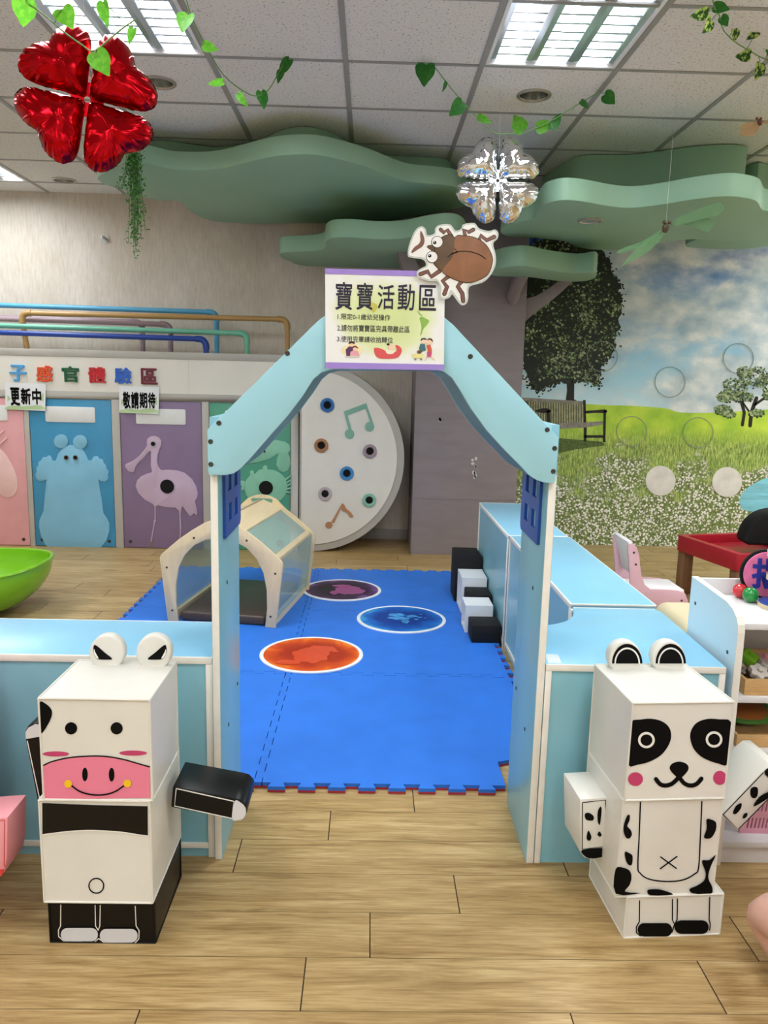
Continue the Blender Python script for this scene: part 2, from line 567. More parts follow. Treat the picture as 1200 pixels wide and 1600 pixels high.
def downlight(x, y, label, r=.083, z=CEIL, deep=True):
    t = thing('recessed_downlight', label, 'downlight', (x, y, z), 'unlit recessed downlights')
    MB().lathe([(r, -.0004), (r, -.005), (r * .94, -.009), (r * .84, -.009), (r * .80, -.004), (r * .80, -.0004)], (x, y, z), M('downlight_trim', 'b3aba0', .3, .6), 40, cap=False).build('trim_ring', t, smooth=True)
    d = .05 if deep else -.002
    MB().lathe([(r * .81, -.004), (r * .72, d)], (x, y, z), CHROME if deep else GLASSD, 40, cap=False).build('reflector', t, smooth=True)
    MB().lathe([(r * .73, d - .002), (0, d - .004)], (x, y, z), GLASSD, 32, cap=False).build('lamp_glass', t, smooth=True)
downlight(-1.03, 3.967, 'unlit round downlight right of the red foil balloon')
downlight(.749, 3.978, 'unlit round downlight below the right ceiling light, above the silver balloon')
downlight(-2.228, 5.926, 'unlit round downlight near the back wall, left of the red balloon')
# ---------------------------------------------------------------- trunk column, branches and green canopy slabs
col_ = MB().box(.33, 1.11, 5.77, WALL_Y - .001, 0, CEIL - .0005, TRUNK)
col_.box(.326, 1.114, 5.765, WALL_Y - .002, .43, .434, M('faint_seam', '817679', .6))
TREE = col_.build('trunk_column', bevel=.006)
tag(TREE, 'mauve grey square column painted as a tree trunk under the green canopy', 'column')
TAPE = M('torn_white_tape', 'd8d4d2', .5)
for cx, cy, sc in ((687, 658, 1), (742, 722, 1.25), (742, 742, .8)):
    rn = random.Random(int(cx * cy)); mb = MB()
    for k in range(5):
        x, y = cx + rn.uniform(-3, 3) * sc, cy + rn.uniform(-6, 6) * sc
        YP(5.765).art(mb, ell(x, y, rn.uniform(1.2, 3), rn.uniform(1.5, 4), 7), .0005, TAPE)
    mb.build('tape_residue', TREE)
MB().tube(catmull([onY(801, 474, 5.76), onY(803, 458, 5.71), onY(810, 440, 5.62), onY(818, 424, 5.52)], False, 4), [.022, .034, .043, .046, .047, .047, .047, .048, .048, .048, .049, .049, .05], TRUNK, 14).build('branch', TREE, smooth=True)
def branch_board(px, y, th):
    return MB().plate([onY(u, v, y) for u, v in px], (0, th, 0), TRUNK)
branch_board(sm2([(816, 471), (838, 462), (858, 450), (878, 436), (896, 436), (882, 452), (860, 471), (838, 487), (816, 503)], True, 3), 5.85, .1).build('branch', TREE, bevel=.004)
branch_board([(617, 380), (640, 378), (646, 400), (664, 436), (690, 480), (650, 480), (632, 425)], 5.5, .27).build('branch', TREE, bevel=.004)

def slab(name, label, px, z, th, rear=None, extra=None, smooth=3):
    pts = [onZ(u, v, z) for u, v in px]
    if extra: pts += [V((x, y, z)) for x, y in extra]
    pts = catmull(pts, True, smooth)
    for p in pts: p.z = z
    o = MB().plate(pts, (0, 0, th), GREEN).build(name, bevel=.006)
    return tag(o, label, 'canopy panel', 'green cloud-shaped canopy panels')
A_front = [(160, 272), (188, 257), (217, 254), (240, 258), (273, 265), (317, 266), (353, 262), (393, 252), (420, 246), (450, 242), (493, 242), (533, 250), (573, 261), (613, 276), (640, 284), (683, 288), (715, 293)]
A_back = [(735, 306), (728, 321), (700, 329), (653, 337), (600, 347), (533, 349), (467, 349), (400, 350), (365, 348), (335, 346), (310, 338), (292, 326), (280, 315), (235, 311), (185, 295), (165, 289), (152, 280)]
slab('canopy_panel', 'largest green cloud-shaped canopy panel, hanging left of the silver balloon', A_front + A_back, 2.44, .1)
def slab_top(label, px, extra, z0):
    pts = catmull([onZ(u, v, CEIL - .004) for u, v in px] + [V((x, y, CEIL)) for x, y in extra], True, 3)
    for p in pts: p.z = z0
    o = MB().plate(pts, (0, 0, CEIL - .0055 - z0), GREEN).build('canopy_panel', bevel=.005)
    return tag(o, label, 'canopy panel', 'green cloud-shaped canopy panels')
slab_top('dark green canopy panel fixed to the ceiling on top of the largest left canopy panel',
    [(214, 232), (240, 219), (283, 222), (333, 229), (380, 224), (410, 216), (433, 205), (460, 198), (487, 198), (517, 206), (543, 220), (570, 236), (600, 242), (633, 243), (683, 246), (703, 251), (707, 262)],
    [(.50, 5.72), (.2, 5.74), (-.5, 5.72), (-1.1, 5.6), (-1.35, 5.1)], 2.545)
D_px = [(782, 362), (787, 355), (800, 350), (820, 345), (834, 341), (840, 332), (850, 320), (877, 313), (910, 315), (950, 322), (987, 325), (1033, 320), (1083, 312), (1133, 307), (1167, 310), (1184, 316), (1192, 329), (1215, 336)]
D_bk = [(1225, 374), (1200, 378), (1133, 377), (1083, 374), (1033, 380), (983, 390), (943, 391), (910, 388), (890, 381), (880, 377), (833, 372), (800, 370), (786, 367)]
slab('canopy_panel', 'largest green canopy panel on the right, above the countryside mural', D_px + D_bk, 2.22, .11)
slab_top('tall green canopy panel fixed to the ceiling above the largest right canopy panel',
    [(846, 285), (853, 272), (875, 258), (890, 249), (907, 243), (933, 241), (983, 241), (1033, 235), (1083, 228), (1133, 225), (1158, 226), (1167, 232)],
    [(2.12, 5.0), (2.1, 5.7), (1.7, 6.0), (1.25, 5.7), (1.15, 5.4)], 2.3305)
slab_top('green canopy panel fixed to the ceiling at the right edge, behind the tall one',
    [(1174, 256), (1200, 256), (1240, 262)], [(2.9, 5.5), (2.8, 6.0), (2.33, 6.0), (2.28, 5.6)], 2.3305)
B_px = [(438, 396), (455, 394), (480, 393), (500, 391), (508, 386), (509, 378), (520, 372), (550, 371), (587, 374), (627, 373), (667, 366), (700, 363), (720, 368), (727, 380)]
B_bk = [(722, 402), (690, 414), (640, 419), (560, 419), (510, 417), (470, 415), (452, 408), (440, 403)]
slab('canopy_panel', 'stepped green canopy panel behind the sign, left of the beetle', B_px + B_bk, 2.16, .11)
C_px = [(762, 428), (771, 422), (795, 417), (822, 416), (855, 422), (900, 427), (926, 424), (932, 428)]
C_bk = [(928, 436), (906, 440), (870, 439), (825, 433), (780, 432)]
slab('canopy_panel', 'smallest green canopy panel, held on two branches right of the beetle', C_px + C_bk, 2.02, .125)
downlight(*onZ(922, 344, 2.22)[:2], 'small dark round spotlight under the largest right canopy panel', .07, 2.2195, False)

# ---------------------------------------------------------------- countryside mural on the back wall
def sky_mat():
    m, N, L, b = node_mat('printed_sky')
    tc = N.new('ShaderNodeTexCoord').outputs['Object']
    sx = N.new('ShaderNodeSeparateXYZ'); L.new(tc, sx.inputs[0])
    z = math_n(N, L, 'MULTIPLY', sx.outputs[2], 1 / 2.659)
    g = ramp(N, [(.41, lin('cfecf3')), (.52, lin('a6d8ec')), (.66, lin('86c3e6')), (.78, lin('4a8fd4')), (.86, lin('1a57b5'))])
    L.new(z, g.inputs[0])
    c1 = noise_n(N, L, tc, 1.05, 8, (1, 1, 1.7), .55, dist=.3)
    c2 = noise_n(N, L, tc, 4, 6, (1, 1, 1.6), .55)
    s = math_n(N, L, 'ADD', c1, math_n(N, L, 'MULTIPLY', c2, .25))
    dx = math_n(N, L, 'MULTIPLY', math_n(N, L, 'ADD', sx.outputs[0], .85), .13)
    s = math_n(N, L, 'ADD', s, dx)
    s = math_n(N, L, 'ADD', s, math_n(N, L, 'MULTIPLY', math_n(N, L, 'MINIMUM', math_n(N, L, 'SUBTRACT', sx.outputs[2], 1.5), 0), .22))
    r = ramp(N, [(.46, (0, 0, 0, 1)), (.64, (1, 1, 1, 1))]); L.new(s, r.inputs[0])
    cc = ramp(N, [(.35, lin('9db8c8')), (.52, lin('c9d6da')), (.68, lin('eff0ee'))]); L.new(c2, cc.inputs[0])
    L.new(mixc(N, L, r.outputs[0], g.outputs[0], cc.outputs[0]), b.inputs['Base Color'])
    b.inputs['Roughness'].default_value = .5
    return m
def meadow_mat():
    m, N, L, b = node_mat('printed_meadow')
    tc = N.new('ShaderNodeTexCoord').outputs['Object']
    sx = N.new('ShaderNodeSeparateXYZ'); L.new(tc, sx.inputs[0])
    z = sx.outputs[2]
    bl = noise_n(N, L, tc, 1, 3, (160, 160, 26), .6)
    lo = noise_n(N, L, tc, 6, 3)
    far = ramp(N, [(.3, lin('93c235')), (.7, lin('cfe648'))]); L.new(lo, far.inputs[0])
    near = ramp(N, [(.32, lin('4f622c')), (.46, lin('849f48')), (.6, lin('b1c566')), (.74, lin('dbe09a'))]); L.new(bl, near.inputs[0])
    f = ramp(N, [(.82, (1, 1, 1, 1)), (.99, (0, 0, 0, 1))]); L.new(z, f.inputs[0])
    g = mixc(N, L, f.outputs[0], far.outputs[0], near.outputs[0])
    vo = N.new('ShaderNodeTexVoronoi'); vo.inputs['Scale'].default_value = 52
    L.new(tc, vo.inputs['Vector'])
    dot = ramp(N, [(.0, (1, 1, 1, 1)), (.38, (1, 1, 1, 1)), (.5, (0, 0, 0, 1))]); jt_ = noise_n(N, L, tc, 20, 3, None, .7)
    L.new(math_n(N, L, 'ADD', vo.outputs['Distance'], math_n(N, L, 'MULTIPLY', math_n(N, L, 'SUBTRACT', jt_, .5), .75)), dot.inputs[0])
    pn = noise_n(N, L, tc, 2.6, 4, (1.1, 1.1, 1.4), .6)
    zz = math_n(N, L, 'MULTIPLY', math_n(N, L, 'SUBTRACT', .55, z), .55)
    pm = ramp(N, [(.43, (0, 0, 0, 1)), (.54, (1, 1, 1, 1))]); L.new(math_n(N, L, 'ADD', pn, zz), pm.inputs[0])
    fm = math_n(N, L, 'MULTIPLY', pm.outputs[0], dot.outputs[0])
    vo2 = N.new('ShaderNodeTexNoise'); vo2.inputs['Scale'].default_value = 70; L.new(tc, vo2.inputs['Vector'])
    fc = ramp(N, [(.35, lin('cfcabf')), (.6, lin('fbf9f4'))]); L.new(vo2.outputs['Fac'], fc.inputs[0])
    dk = ramp(N, [(.38, lin('39442c')), (.55, lin('76844c'))]); L.new(vo2.outputs['Fac'], dk.inputs[0])
    base = mixc(N, L, math_n(N, L, 'MULTIPLY', pm.outputs[0], .75), g, dk.outputs[0])
    L.new(mixc(N, L, fm, base, fc.outputs[0]), b.inputs['Base Color'])
    b.inputs['Roughness'].default_value = .5
    return m
MP = YP(MURAL_Y)
def build_mural():
    mb = MB()
    x1 = 5.55
    mb.box(1.1165, x1, MURAL_Y, WALL_Y - .001, .0005, CEIL - .006, M('mural_board', 'd8d5ce', .6))
    mb.add([(1.1165, MURAL_Y - .001, .9), (x1, MURAL_Y - .001, .9), (x1, MURAL_Y - .001, CEIL - .006), (1.1165, MURAL_Y - .001, CEIL - .006)], [(0, 1, 2, 3)], sky_mat())
    hor = [MP.at(q, .0015) for q in sm2([(806, 622), (845, 632), (880, 632), (906, 631), (950, 633), (985, 634), (1040, 638), (1060, 644), (1100, 645), (1150, 643), (1200, 640), (1280, 636), (1450, 632), (1620, 634)], False, 4)]
    y = hor[0].y
    mb.plate(hor + [V((x1, y, hor[-1].z)), V((x1, y, .001)), V((hor[0].x, y, .001))], (0, -.0004, 0), meadow_mat())
    def art(px, lift, mat): MP.art(mb, px, lift, mat, .0003)
    pond = M('printed_pond', '86cfe2', .4, var=.15, scale=5, stretch=(1, 1, 8))
    art(sm2([(1205, 746), (1185, 752), (1165, 765), (1156, 780), (1160, 795), (1180, 800), (1240, 806), (1310, 800), (1345, 780), (1320, 755), (1260, 744)]), .0022, pond)
    art([(815, 680), (940, 690), (946, 696), (900, 702), (840, 716), (815, 718)], .0022, M('printed_grass_dark', '55692f', .5, var=.3, scale=60))
    dk, md, lt, ol = M('printed_leaf_dark', '17241a', .5, var=.2), M('printed_leaf', '3a5230', .5, var=.2), M('printed_leaf_light', '6f8656', .5, var=.2), M('printed_leaf_pale', 'aab88a', .5, var=.2)
    bark = M('printed_bark', '1d1d18', .5)
    art([(883, 560), (898, 560), (897, 624), (903, 627), (884, 626), (886, 610)], .0024, bark)
    rn = random.Random(11)
    out = sm2([(800, 395), (820, 385), (850, 375), (900, 372), (940, 390), (956, 420), (968, 445), (971, 480), (966, 520), (957, 555), (938, 580), (936, 602), (920, 598), (900, 596), (870, 600), (850, 608), (838, 613), (828, 600), (818, 575), (810, 520), (805, 450)], True, 4)
    oc = [V((a, b, 0)) for a, b in out]
    cxm, cym = 888, 490
    jag = []
    for i, p in enumerate(catmull(oc, True, 2)):
        d = V((p.x - cxm, p.y - cym, 0)).normalized() * rn.uniform(-4, 3)
        jag.append((p.x + d.x, p.y + d.y))
    art(jag, .0026, dk)
    def inside(x, y, poly):
        c = False; n = len(poly)
        for i in range(n):
            (xa, ya), (xb, yb) = poly[i], poly[i - 1]
            if (ya > y) != (yb > y) and x < (xb - xa) * (y - ya) / (yb - ya) + xa: c = not c
        return c
    cl = [(rn.uniform(825, 965), rn.uniform(380, 610)) for _ in range(70)]
    cl = [c for c in cl if inside(c[0], c[1], out)]
    lift = .003
    for mat, n, sp in ((md, 900, 18), (lt, 800, 13), (ol, 420, 8)):
        k = 0
        while k < n:
            c = rn.choice(cl)
            x, yv = c[0] + rn.gauss(-2, sp), c[1] + rn.gauss(-3, sp * .7)
            if not inside(x, yv, out) or x < 812: k += 1; continue
            r = rn.uniform(1.0, 2.6)
            art(ell(x, yv, r, r * rn.uniform(.45, .9), 5, rn.uniform(0, 3)), lift + rn.uniform(0, .0004), mat); k += 1
        lift += .0005
    for k in range(260):
        p = rn.choice(oc); x, yv = p.x + rn.gauss(0, 3.5), p.y + rn.gauss(0, 3.5)
        art(ell(x, yv, rn.uniform(1, 2.6), rn.uniform(1, 2), 5), .0027, rn.choice((dk, dk, md)))
    # small spreading tree
    for pth, w in (([(1160, 664), (1163, 645), (1158, 625)], 5), ([(1172, 665), (1174, 645), (1182, 622)], 6), ([(1174, 648), (1160, 628), (1150, 618)], 3), ([(1180, 632), (1200, 618), (1215, 612)], 4)):
        art(stroke(pth, w), .0024, bark)
    blobs = [(1180, 592, 22, 16), (1150, 605, 20, 12), (1135, 622, 16, 9), (1130, 643, 14, 7), (1160, 622, 18, 8), (1200, 600, 20, 14), (1205, 620, 14, 8), (1182, 648, 12, 5), (1140, 650, 10, 4), (1165, 584, 14, 8)]
    for mat, n, l in ((dk, 420, .0028), (md, 520, .0033), (lt, 480, .0038), (ol, 160, .0043)):
        for k in range(n):
            bx, by, rx, ry = rn.choice(blobs)
            r = rn.uniform(1, 2.6)
            a = rn.uniform(0, 2 * PI); q = math.sqrt(rn.random())
            art(ell(bx + rx * q * math.cos(a), by - (1 if mat is dk else 3) + ry * q * math.sin(a), r, r * .7, 5, rn.uniform(0, 3)), l + rn.uniform(0, .0003), mat)
    # garden bench
    w1, w2, w3 = M('printed_bench_grey', '8d8a80', .5, var=.2, scale=30), M('printed_bench_slat', 'a3a27e', .5, var=.25, scale=40), bark
    art([(815, 622), (912, 627), (912, 662), (815, 668)], .0024, M('printed_bench_shade', '4f5740', .5))
    for k in range(22):
        x = 826 + k * 3.95
        art([(x, 627), (x + 2.4, 627), (x + 2.4, 662), (x, 663)], .003, w2)
    art([(815, 621), (912, 627), (912, 632), (815, 626)], .0034, w1)
    art([(815, 664), (945, 658), (945, 663), (917, 668), (815, 673)], .0034, w1)
    for q in ([(911, 625), (915, 625), (916, 660), (912, 660)], [(943, 641), (947, 641), (946, 691), (942, 691)], [(912, 668), (917, 668), (916, 690), (912, 690)], [(913, 680), (943, 680), (943, 684), (913, 684)],
              [(854, 641), (859, 641), (860, 663), (854, 664)], sm2([(915, 642), (930, 641), (943, 640), (948, 641), (947, 645), (930, 645), (915, 646)]), sm2([(836, 642), (848, 638), (858, 639), (860, 644), (846, 645)])):
        art(q, .0038, w3)
    t = mb.build('mural')
    tag(t, 'countryside photo mural with trees, bench, meadow and blue sky on the back wall', 'mural')
    # holes: two white discs and the cut rings
    wd_ = M('bare_white_disc', 'e6e2dc', .6, var=.1, scale=9)
    for cx, cy in ((1032, 751), (1136, 753)):
        d = MB(); MP.art(d, ell(cx, cy, 23.3, 23.3, 40), .005, wd_, .003)
        d.build('white_disc', t)
    clear = M('clear_ring_edge', '8f9b8d', .25)
    for i, (cx, cy) in enumerate(((941, 557), (1047, 597), (1154, 560), (987, 674), (1091, 676), (927, 748))):
        d = MB(); MP.art(d, [ell(cx, cy, 24, 24, 44), ell(cx, cy, 23, 23, 44)], .005, clear, .002)
        d.build('clear_disc_rim', t)
build_mural()
# ---------------------------------------------------------------- sensory panel wall
FRAME = M('grey_frame', 'b3afa8', .5, var=.03)
CREAM = M('cream_board', 'e3dfd6', .5, var=.02)
SW = thing('sensory_wall', 'long grey framed sensory wall with coloured animal panels and raised lettering', 'sensory wall', (-1.9, 5.9, 0))
mb = MB()
SX0, SX1, SY = -3.9, -.53, PANEL_Y
mb.box(SX0, SX1, SY + .02, WALL_Y - .001, 0, 1.46, FRAME)
mb.box(SX0, SX1, SY, SY + .03, 1.413, 1.463, FRAME).box(SX0, SX1, SY, SY + .03, 1.112, 1.163, FRAME)
pan = [(-3.752, -3.147), (-3.147 + .0, -2.545), (-2.508, -1.903), (-1.845, -1.241), (-1.19, -.586)]
pan[1] = (-3.145, -2.545); pan[0] = (-3.8, -3.18)
edges = [SX0] + [e for p in pan for e in p] + [SX1]
for i in range(0, len(edges), 2): mb.box(edges[i], edges[i + 1], SY, SY + .03, 0, 1.112, FRAME)
mb.build('frame', SW, bevel=.002)
MB().box(SX0, SX1, SY + .004, SY + .025, 1.164, 1.412, CREAM).box(-1.3335, -1.3325, SY + .003, SY + .005, 1.164, 1.412, FRAME).build('header_board', SW)
WP = YP(SY)
HOLE = M('black_hole', '050505', .9, var=0)
pc = [('pink', 'dfa3a6', 'e9c1be'), ('pink', 'dfa3a6', 'e9c1be'), ('blue', '3f8fb9', '7fb9d6'), ('purple', '85708f', 'bfa7bd'), ('green', '4f9b80', '86c2a4')]
PLATE = M('white_name_plate', 'e3e3e2', .35)
panels = []
for (nm, c1, c2), (a, b) in zip(pc, pan):
    m1 = M(nm + '_panel', c1, .4, var=.04); m2 = M(nm + '_animal', c2, .45, var=.04)
    p = MB().box(a + .004, b - .004, SY + .006, SY + .021, .004, 1.106, m1).build('panel', SW, bevel=.002)
    p['label'] = nm + ' panel'
    panels.append((p, m2))
    cx = (a + b) / 2
    for sx in (a + .05, b - .05):
        MB().lathe([(.012, .006), (.012, .0005), (.009, -.002), (0, -.002)], (sx, SY, .05), SCREW, 12, 'Y').build('bolt', p)
    MB().plate([(x, SY + .0055, z) for x, z in rrect(cx - .182, .938, cx + .182, 1.052, .012)], (0, -.005, 0), PLATE).build('name_plate', p, bevel=.0015)
def animal(i, loops, lift=.0):
    p, m2 = panels[i]
    mb = MB(); n = 0
    for l in loops:
        mb.plate([WP.at(q, -.0055 + n * .0015) for q in l], (0, -.007, 0), m2); n += 1
    return mb.build('animal_cutout', p, bevel=.0015)
def hole(i, cx, cy, r, depth=.0135, name='peep_hole', ring=None):
    p, m2 = panels[i]
    c = onY(cx, cy, SY)
    rr = r / FPX * (SY + .05)
    mb = MB()
    if ring: mb.lathe([(rr * 1.25, .0), (rr * 1.25, -.009 - .002), (rr, -.011), (rr, -.0065)], c, ring, 28, 'Y', cap=False)
    mb.lathe([(rr, -.0105), (rr, -.0085), (0, -.0085)], c, HOLE, 28, 'Y')
    return mb.build(name, p, smooth=True)
Z4 = lambda pts: zf(pts, 0, 400, 3)
Z5 = lambda pts: zf(pts, 0, 740, 3)
bear = Z4([(330, 885), (300, 898), (275, 925), (262, 960), (247, 958), (240, 938), (228, 935), (216, 944), (204, 942), (194, 958), (182, 966), (182, 982), (172, 992), (174, 1010), (167, 1024), (172, 1042), (188, 1056), (206, 1052), (220, 1046), (213, 1110), (206, 1190)]) + \
    Z5([(207, 170), (196, 196), (186, 220), (185, 250), (194, 290), (212, 330), (228, 346), (474, 346), (500, 312), (513, 272), (514, 232), (500, 204), (486, 186), (478, 120)]) + \
    Z4([(472, 1110), (462, 1046), (478, 1056), (496, 1058), (510, 1044), (506, 1026), (512, 1010), (500, 996), (500, 980), (488, 970), (484, 952), (466, 950), (458, 938), (442, 938), (428, 960), (414, 955), (400, 922), (378, 895)])
animal(2, [bear, ell(95.7, 689.5, 11, 11, 24), ell(125.5, 690.5, 11, 11, 24)])
GREY_R = M('grey_eyelet', '8a8a86', .4, .3)
for x in (104, 118.3): hole(2, x, 714.8, 3.0, ring=GREY_R)
Z6 = lambda pts: zf(pts, 180, 570, 5.333)
bill = Z6([(265, 640), (270, 615), (295, 597), (330, 592), (365, 605), (386, 632), (388, 665), (370, 702), (355, 750), (350, 800), (362, 850), (385, 878), (440, 873), (520, 880), (580, 900), (640, 950), (675, 1010), (690, 1065), (685, 1105), (665, 1135), (680, 1200), (685, 1238), (675, 1252), (655, 1235), (640, 1255), (622, 1260), (600, 1230), (567, 1182), (558, 1180), (550, 1205), (545, 1250), (549, 1340), (552, 1350), (545, 1450), (537, 1450), (541, 1350), (537, 1340), (536, 1250), (533, 1215), (512, 1200), (505, 1190), (440, 1188), (355, 1170), (340, 1182), (338, 1285), (343, 1300), (334, 1312), (305, 1472), (295, 1472), (324, 1312), (322, 1300), (330, 1285), (330, 1180), (315, 1160), (250, 1125), (195, 1070), (172, 1010), (185, 962), (215, 930), (265, 907), (310, 895), (298, 840), (300, 722), (285, 722), (235, 780), (190, 820), (170, 850), (160, 890), (145, 899), (110, 885), (82, 845), (92, 825), (150, 800), (200, 760), (250, 700), (268, 670)])
animal(3, [bill])
hole(3, 239.6, 693.4, 3.1, ring=GREY_R); hole(3, 261.6, 759.8, 10.8)
_f = MB(); WP.art(_f, ell(235.3, 850, 1.8, 3.5, 10), -.004, M('worn_brown_foot', '8d6f58', .6), .004); _f.build('foot_cutout', panels[3][0])
Z7 = lambda pts: zf(pts, 300, 480, 4.213)
croc = Z7([(250, 1020), (345, 1030), (430, 1022), (505, 1002), (572, 960), (560, 1000), (556, 1040), (575, 1075), (600, 1088), (632, 1072), (650, 1030), (645, 990), (632, 962), (650, 935), (642, 905), (610, 884), (550, 874), (500, 897), (440, 930), (330, 950), (250, 960)])
hog = Z7(sm2([(345, 1190), (350, 1150), (375, 1115), (385, 1100), (380, 1085), (392, 1073), (408, 1080), (412, 1098), (440, 1072), (465, 1065), (468, 1048), (484, 1040), (498, 1050), (498, 1066), (540, 1072), (590, 1100), (620, 1140), (628, 1190), (612, 1240), (570, 1280), (520, 1302), (460, 1302), (400, 1280), (360, 1240)], True, 3))
spk = [Z7(q) for q in ([(612, 1128), (656, 1102), (656, 1110), (616, 1142)], [(620, 1150), (657, 1130), (657, 1138), (623, 1162)], [(622, 1170), (658, 1156), (658, 1164), (623, 1182)], [(622, 1190), (656, 1186), (656, 1194), (621, 1204)], [(618, 1210), (650, 1216), (648, 1223), (614, 1222)])]
claw = Z7(sm2([(350, 1150), (330, 1140), (315, 1150), (318, 1165), (330, 1178), (325, 1200), (345, 1200)], True, 3))
animal(4, [croc, hog, claw] + spk)
hole(4, 300 + 488 / 4.213, 480 + 1188 / 4.213, 10.9); hole(4, 438, 849, 6.4, ring=M('teal_ring', '4aa39b', .35)); hole(4, 300 + 478 / 4.213, 480 + 948 / 4.213, 1.8)
pear = Z4(sm2([(-110, 1000), (-95, 940), (-60, 900), (-20, 895), (20, 920), (55, 975), (78, 1030), (84, 1085), (66, 1122), (30, 1132), (-10, 1110), (-60, 1110), (-100, 1070)], True, 3))
animal(1, [pear, Z4(stroke([(-30, 860), (-5, 838), (18, 818)], 7)), Z4(stroke([(-10, 900), (10, 872), (33, 852)], 7))])
# raised letters on the header
Z8 = lambda b: (b[0] / 4.286, 460 + b[1] / 4.286, b[2] / 4.286, 460 + b[3] / 4.286)
hb = YP(SY + .004)
for ch, c, b in (('子', '4aa0dd', (63, 470, 176, 581)), ('感', 'e2542b', (242, 475, 353, 583)), ('官', '0f5a3c', (415, 480, 528, 586)), ('體', 'c3212c', (592, 485, 706, 591)), ('驗', '2a63c8', (767, 488, 881, 597)), ('區', '6d1832', (945, 493, 1054, 601))):
    mb = MB(); write(mb, ch, Z8(b), hb, .0005, M('letter_' + c, c, .35, coat=.2), .004, .006, .018)
    mb.build('letter', SW)
def notice(body, quad, boxes, label):
    p = YP(SY - .012)
    cs = [p.at((x / 4.286, 460 + y / 4.286)) for x, y in quad]
    t = MB().plate(cs, (0, -.0015, 0), M('laminated_white_paper', 'e9ebf0', .2, var=.01, spec=.7)).build('paper_notice')
    tag(t, label, 'notice')
    g = MB()
    q = lambda a: (a[0] / 4.286, 460 + a[1] / 4.286)
    (x0, y0), (x1, _), (_, y1), _ = quad
    p.art(g, [q(a) for a in sm2([(x0 + 14, y1 - 28), (x0 + 60, y1 - 36), (x0 + 130, y1 - 30), (x1 - 60, y1 - 38), (x1 - 14, y1 - 28), (x1 - 14, y1 - 10), (x0 + 14, y1 - 10)], True, 3)], .0018, M('pale_green_print', 'b9d3a0', .5, var=.1), .0003)
    p.art(g, [q(a) for a in ((x0 + 14, y0 + 85), (x0 + 38, y0 + 110), (x0 + 14, y0 + 130))], .0020, MATS['pale_green_print'], .0003)
    p.art(g, [q(a) for a in ((x1 - 14, y0 + 70), (x1 - 50, y0 + 110), (x1 - 14, y0 + 130))], .0020, MATS['pale_green_print'], .0003)
    g.build('printed_grass', t)
    l = MB()
    for ch, b in zip(body, boxes): write(l, ch, Z8(b), p, .0024, BLACK, .004, .0002, .035)
    l.build('lettering', t)
notice('更新中', [(35, 588), (306, 600), (303, 780), (37, 770)], [(66, 622, 130, 745), (136, 625, 204, 738), (212, 628, 274, 738)], 'white laminated notice with three black characters, on the frame between pink and blue panels')
notice('敬請期待', [(797, 612), (1065, 622), (1063, 802), (799, 792)], [(820, 650, 872, 766), (876, 650, 928, 766), (932, 655, 985, 764), (990, 655, 1040, 764)], 'white laminated notice with four black characters, hung on the purple panel')

# ---------------------------------------------------------------- round music panel
MU = thing('music_panel', 'half-round white music panel with grey rim, coloured tube openings and music notes', 'music panel', (-.3, 5.85, 0))
def halfdisc(r, xl, n=56):
    cx, cz = -.445, .708
    a0 = math.acos(max(-1, min(1, (xl - cx) / r)))
    return [(cx + r * math.cos(t), cz + r * math.sin(t)) for t in (a0 - 2 * a0 * k / n for k in range(n + 1))]
MB().plate([(x, SY + .008, z) for x, z in halfdisc(.707, -.522)], (0, WALL_Y - SY - .01, 0), FRAME).build('rim', MU, bevel=.003)
MB().plate([(x, SY + .008, z) for x, z in halfdisc(.652, -.506)], (0, -.012, 0), CREAM).build('face_board', MU, bevel=.003)
def opening(cx, cy, c):
    o = onY(cx, cy, SY - .004); r = .052
    mb = MB().lathe([(r, .0), (r, -.012), (r * .93, -.016), (r * .62, -.016), (r * .55, -.010), (r * .5, -.004)], o, M('tube_' + c, c, .4), 36, 'Y', cap=False)
    mb.lathe([(r * .52, -.005), (0, -.005)], o, HOLE, 30, 'Y', cap=False)
    mb.build('tube_opening', MU, smooth=True)
for cx, cy, c in ((511.5, 633, '2f6fb0'), (502, 696, 'a5764f'), (578, 705, '9c8a96'), (542, 739.5, '3f84bd'), (508, 771.5, 'b5a9ac'), (577, 781.5, '86b9a6')): opening(cx, cy, c)
FP = YP(SY - .004)
def note(px, c):
    mb = MB(); n = 0
    for l in px: mb.plate([FP.at(q, n * .0008) for q in l], (0, -.006, 0), M('note_' + c, c, .4)); n += 1
    mb.build('music_note', MU)
Z9 = lambda pts: zf(pts, 400, 400, 3)
note([Z9([(412, 728), (516, 690), (521, 712), (428, 748)]), Z9([(412, 728), (424, 726), (452, 830), (440, 836)]), Z9([(508, 694), (517, 690), (552, 790), (542, 796)]), Z9(ell(438, 834, 22, 22)), Z9(ell(533, 800, 22, 22))], '7fb3a0')
ZA = lambda pts: zf(pts, 400, 740, 3)
note([ZA([(398, 148), (408, 143), (366, 232), (352, 228)]), ZA(sm2([(400, 143), (412, 143), (425, 165), (445, 182), (455, 202), (440, 203), (425, 182), (404, 172)])), ZA(ell(342, 241, 17, 16))], 'b07f58')

